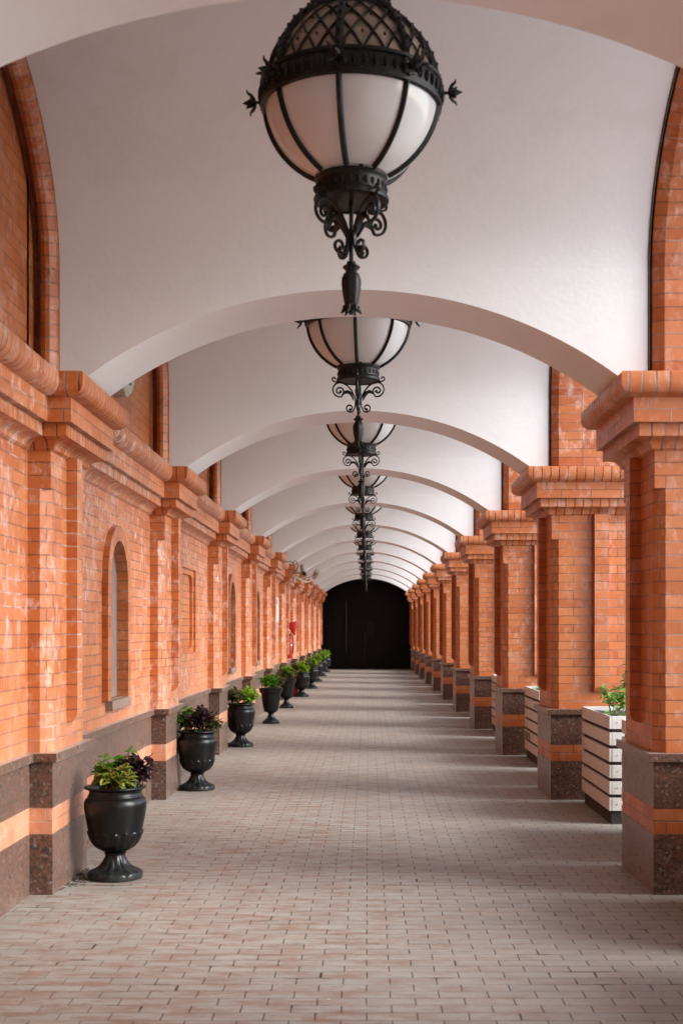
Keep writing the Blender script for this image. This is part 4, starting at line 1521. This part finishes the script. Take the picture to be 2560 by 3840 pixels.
cb.tube([(-1.64, P(6) + .2, 2.66), (-1.56, P(6) + .2, 2.66), (-1.48, P(6) + .25, 2.60), (-1.38, P(6) + .35, 2.56), (-1.30, P(6) + .55, 2.58), (-1.24, P(6) + .75, 2.66)], .013, 8)
tag(cb.build('conduit', 'cctv'), 'grey flexible conduit curving below the two security cameras', 'conduit')

# ------------------------------------------------------------------ fire point and electric box
fx = empty('fire_bucket', (-1.70, 29.35, 1.37))
tag(fx, 'red conical fire bucket hanging point down on the left wall', 'fire bucket')
R_ = Matrix.Rotation(radians(-14), 4, 'Y')
b = MB()
b.lathe([(0, 0), (.012, .01), (.135, .33), (.139, .334), (.133, .330), (.01, .02), (0, .02)], 28)
b.xform(R_)
b.build('cone', 'red', fx)
b = MB()
b.tube([R_ @ Vector((-.135, 0, .33)), R_ @ Vector((-.09, 0, .42)), (-.21, 0, .50)], .006, 6)
b.box(-.235, -.19, -.02, .02, .46, .54)
b.build('hook', 'steel', fx)
ex = empty('fire_extinguisher', (-1.80, 28.92, .86))
tag(ex, 'red fire extinguisher with white label hung on the left wall', 'fire extinguisher')
b = MB()
b.lathe([(0, 0), (.074, .002), (.078, .01), (.078, .40), (.070, .44), (.045, .475), (.026, .49), (.026, .51), (0, .51)], 24)
b.build('cylinder', 'red', ex)
b = MB()
b.lathe([(.0788, .29), (.0788, .33)], 12, a0=radians(-60), a1=radians(-15))
b.build('label', 'label_white', ex)
b = MB()
b.lathe([(.02, .51), (.024, .52), (.024, .56), (0, .562)], 12)
b.tube([(0, 0, .55), (.03, -.05, .58), (.05, -.10, .57)], .009, 6)
b.tube([(.02, 0, .54), (.08, -.02, .52), (.098, -.03, .42), (.094, -.03, .2), (.086, -.03, .12)], .011, 6)
b.build('valve', 'black', ex)
sb = empty('sand_box', (-1.905, 28.95, 0))
tag(sb, 'red fire sand box with sloping lid on the floor behind an urn', 'sand box')
b = MB()
poly = [(0, .03), (.31, .03), (.31, .30), (0, .52)]
for (xa, za), (xb, zb) in zip(poly, poly[1:] + poly[:1]):
    b.face([(xa, 0, za), (xb, 0, zb), (xb, .62, zb), (xa, .62, za)])
b.face([(x, 0, z) for x, z in poly]); b.face([(x, .62, z) for x, z in reversed(poly)])
b.build('body', 'red', sb)
b = MB()
n_ = Vector((.22, 0, .31)).normalized()
a_, c_ = Vector((0, 0, .522)), Vector((.335, 0, .285))
for y0_, y1_ in ((-.02, .64),):
    q = [a_, c_, c_ + n_ * .02, a_ + n_ * .02]
    b.face([(p.x, y0_, p.z) for p in q]); b.face([(p.x, y1_, p.z) for p in reversed(q)])
    for k in range(4):
        p, r = q[k], q[(k + 1) % 4]
        b.face([(p.x, y0_, p.z), (p.x, y1_, p.z), (r.x, y1_, r.z), (r.x, y0_, r.z)])
b.build('lid', 'red', sb)
eb = empty('electric_box', (BLW, 26.05, 1.68))
tag(eb, 'white electric cabinet on the left wall with a thin pipe below', 'electric cabinet')
b = MB()
b.bevbox(0, .036, 0, .80, 0, .53, .006)
b.build('cabinet', 'box_white', eb)
b = MB()
b.bevbox(.0365, .043, .03, .77, .03, .50, .002)
dr = b.build('door', 'box_white', eb)
b = MB()
b.box(.0435, .051, .10, .14, .36, .46)
b.build('handle', 'black', dr)
b = MB()
b.tube([(.03, .12, .0), (.03, .12, -.42)], .016, 8)
b.build('pipe', 'steel', eb)
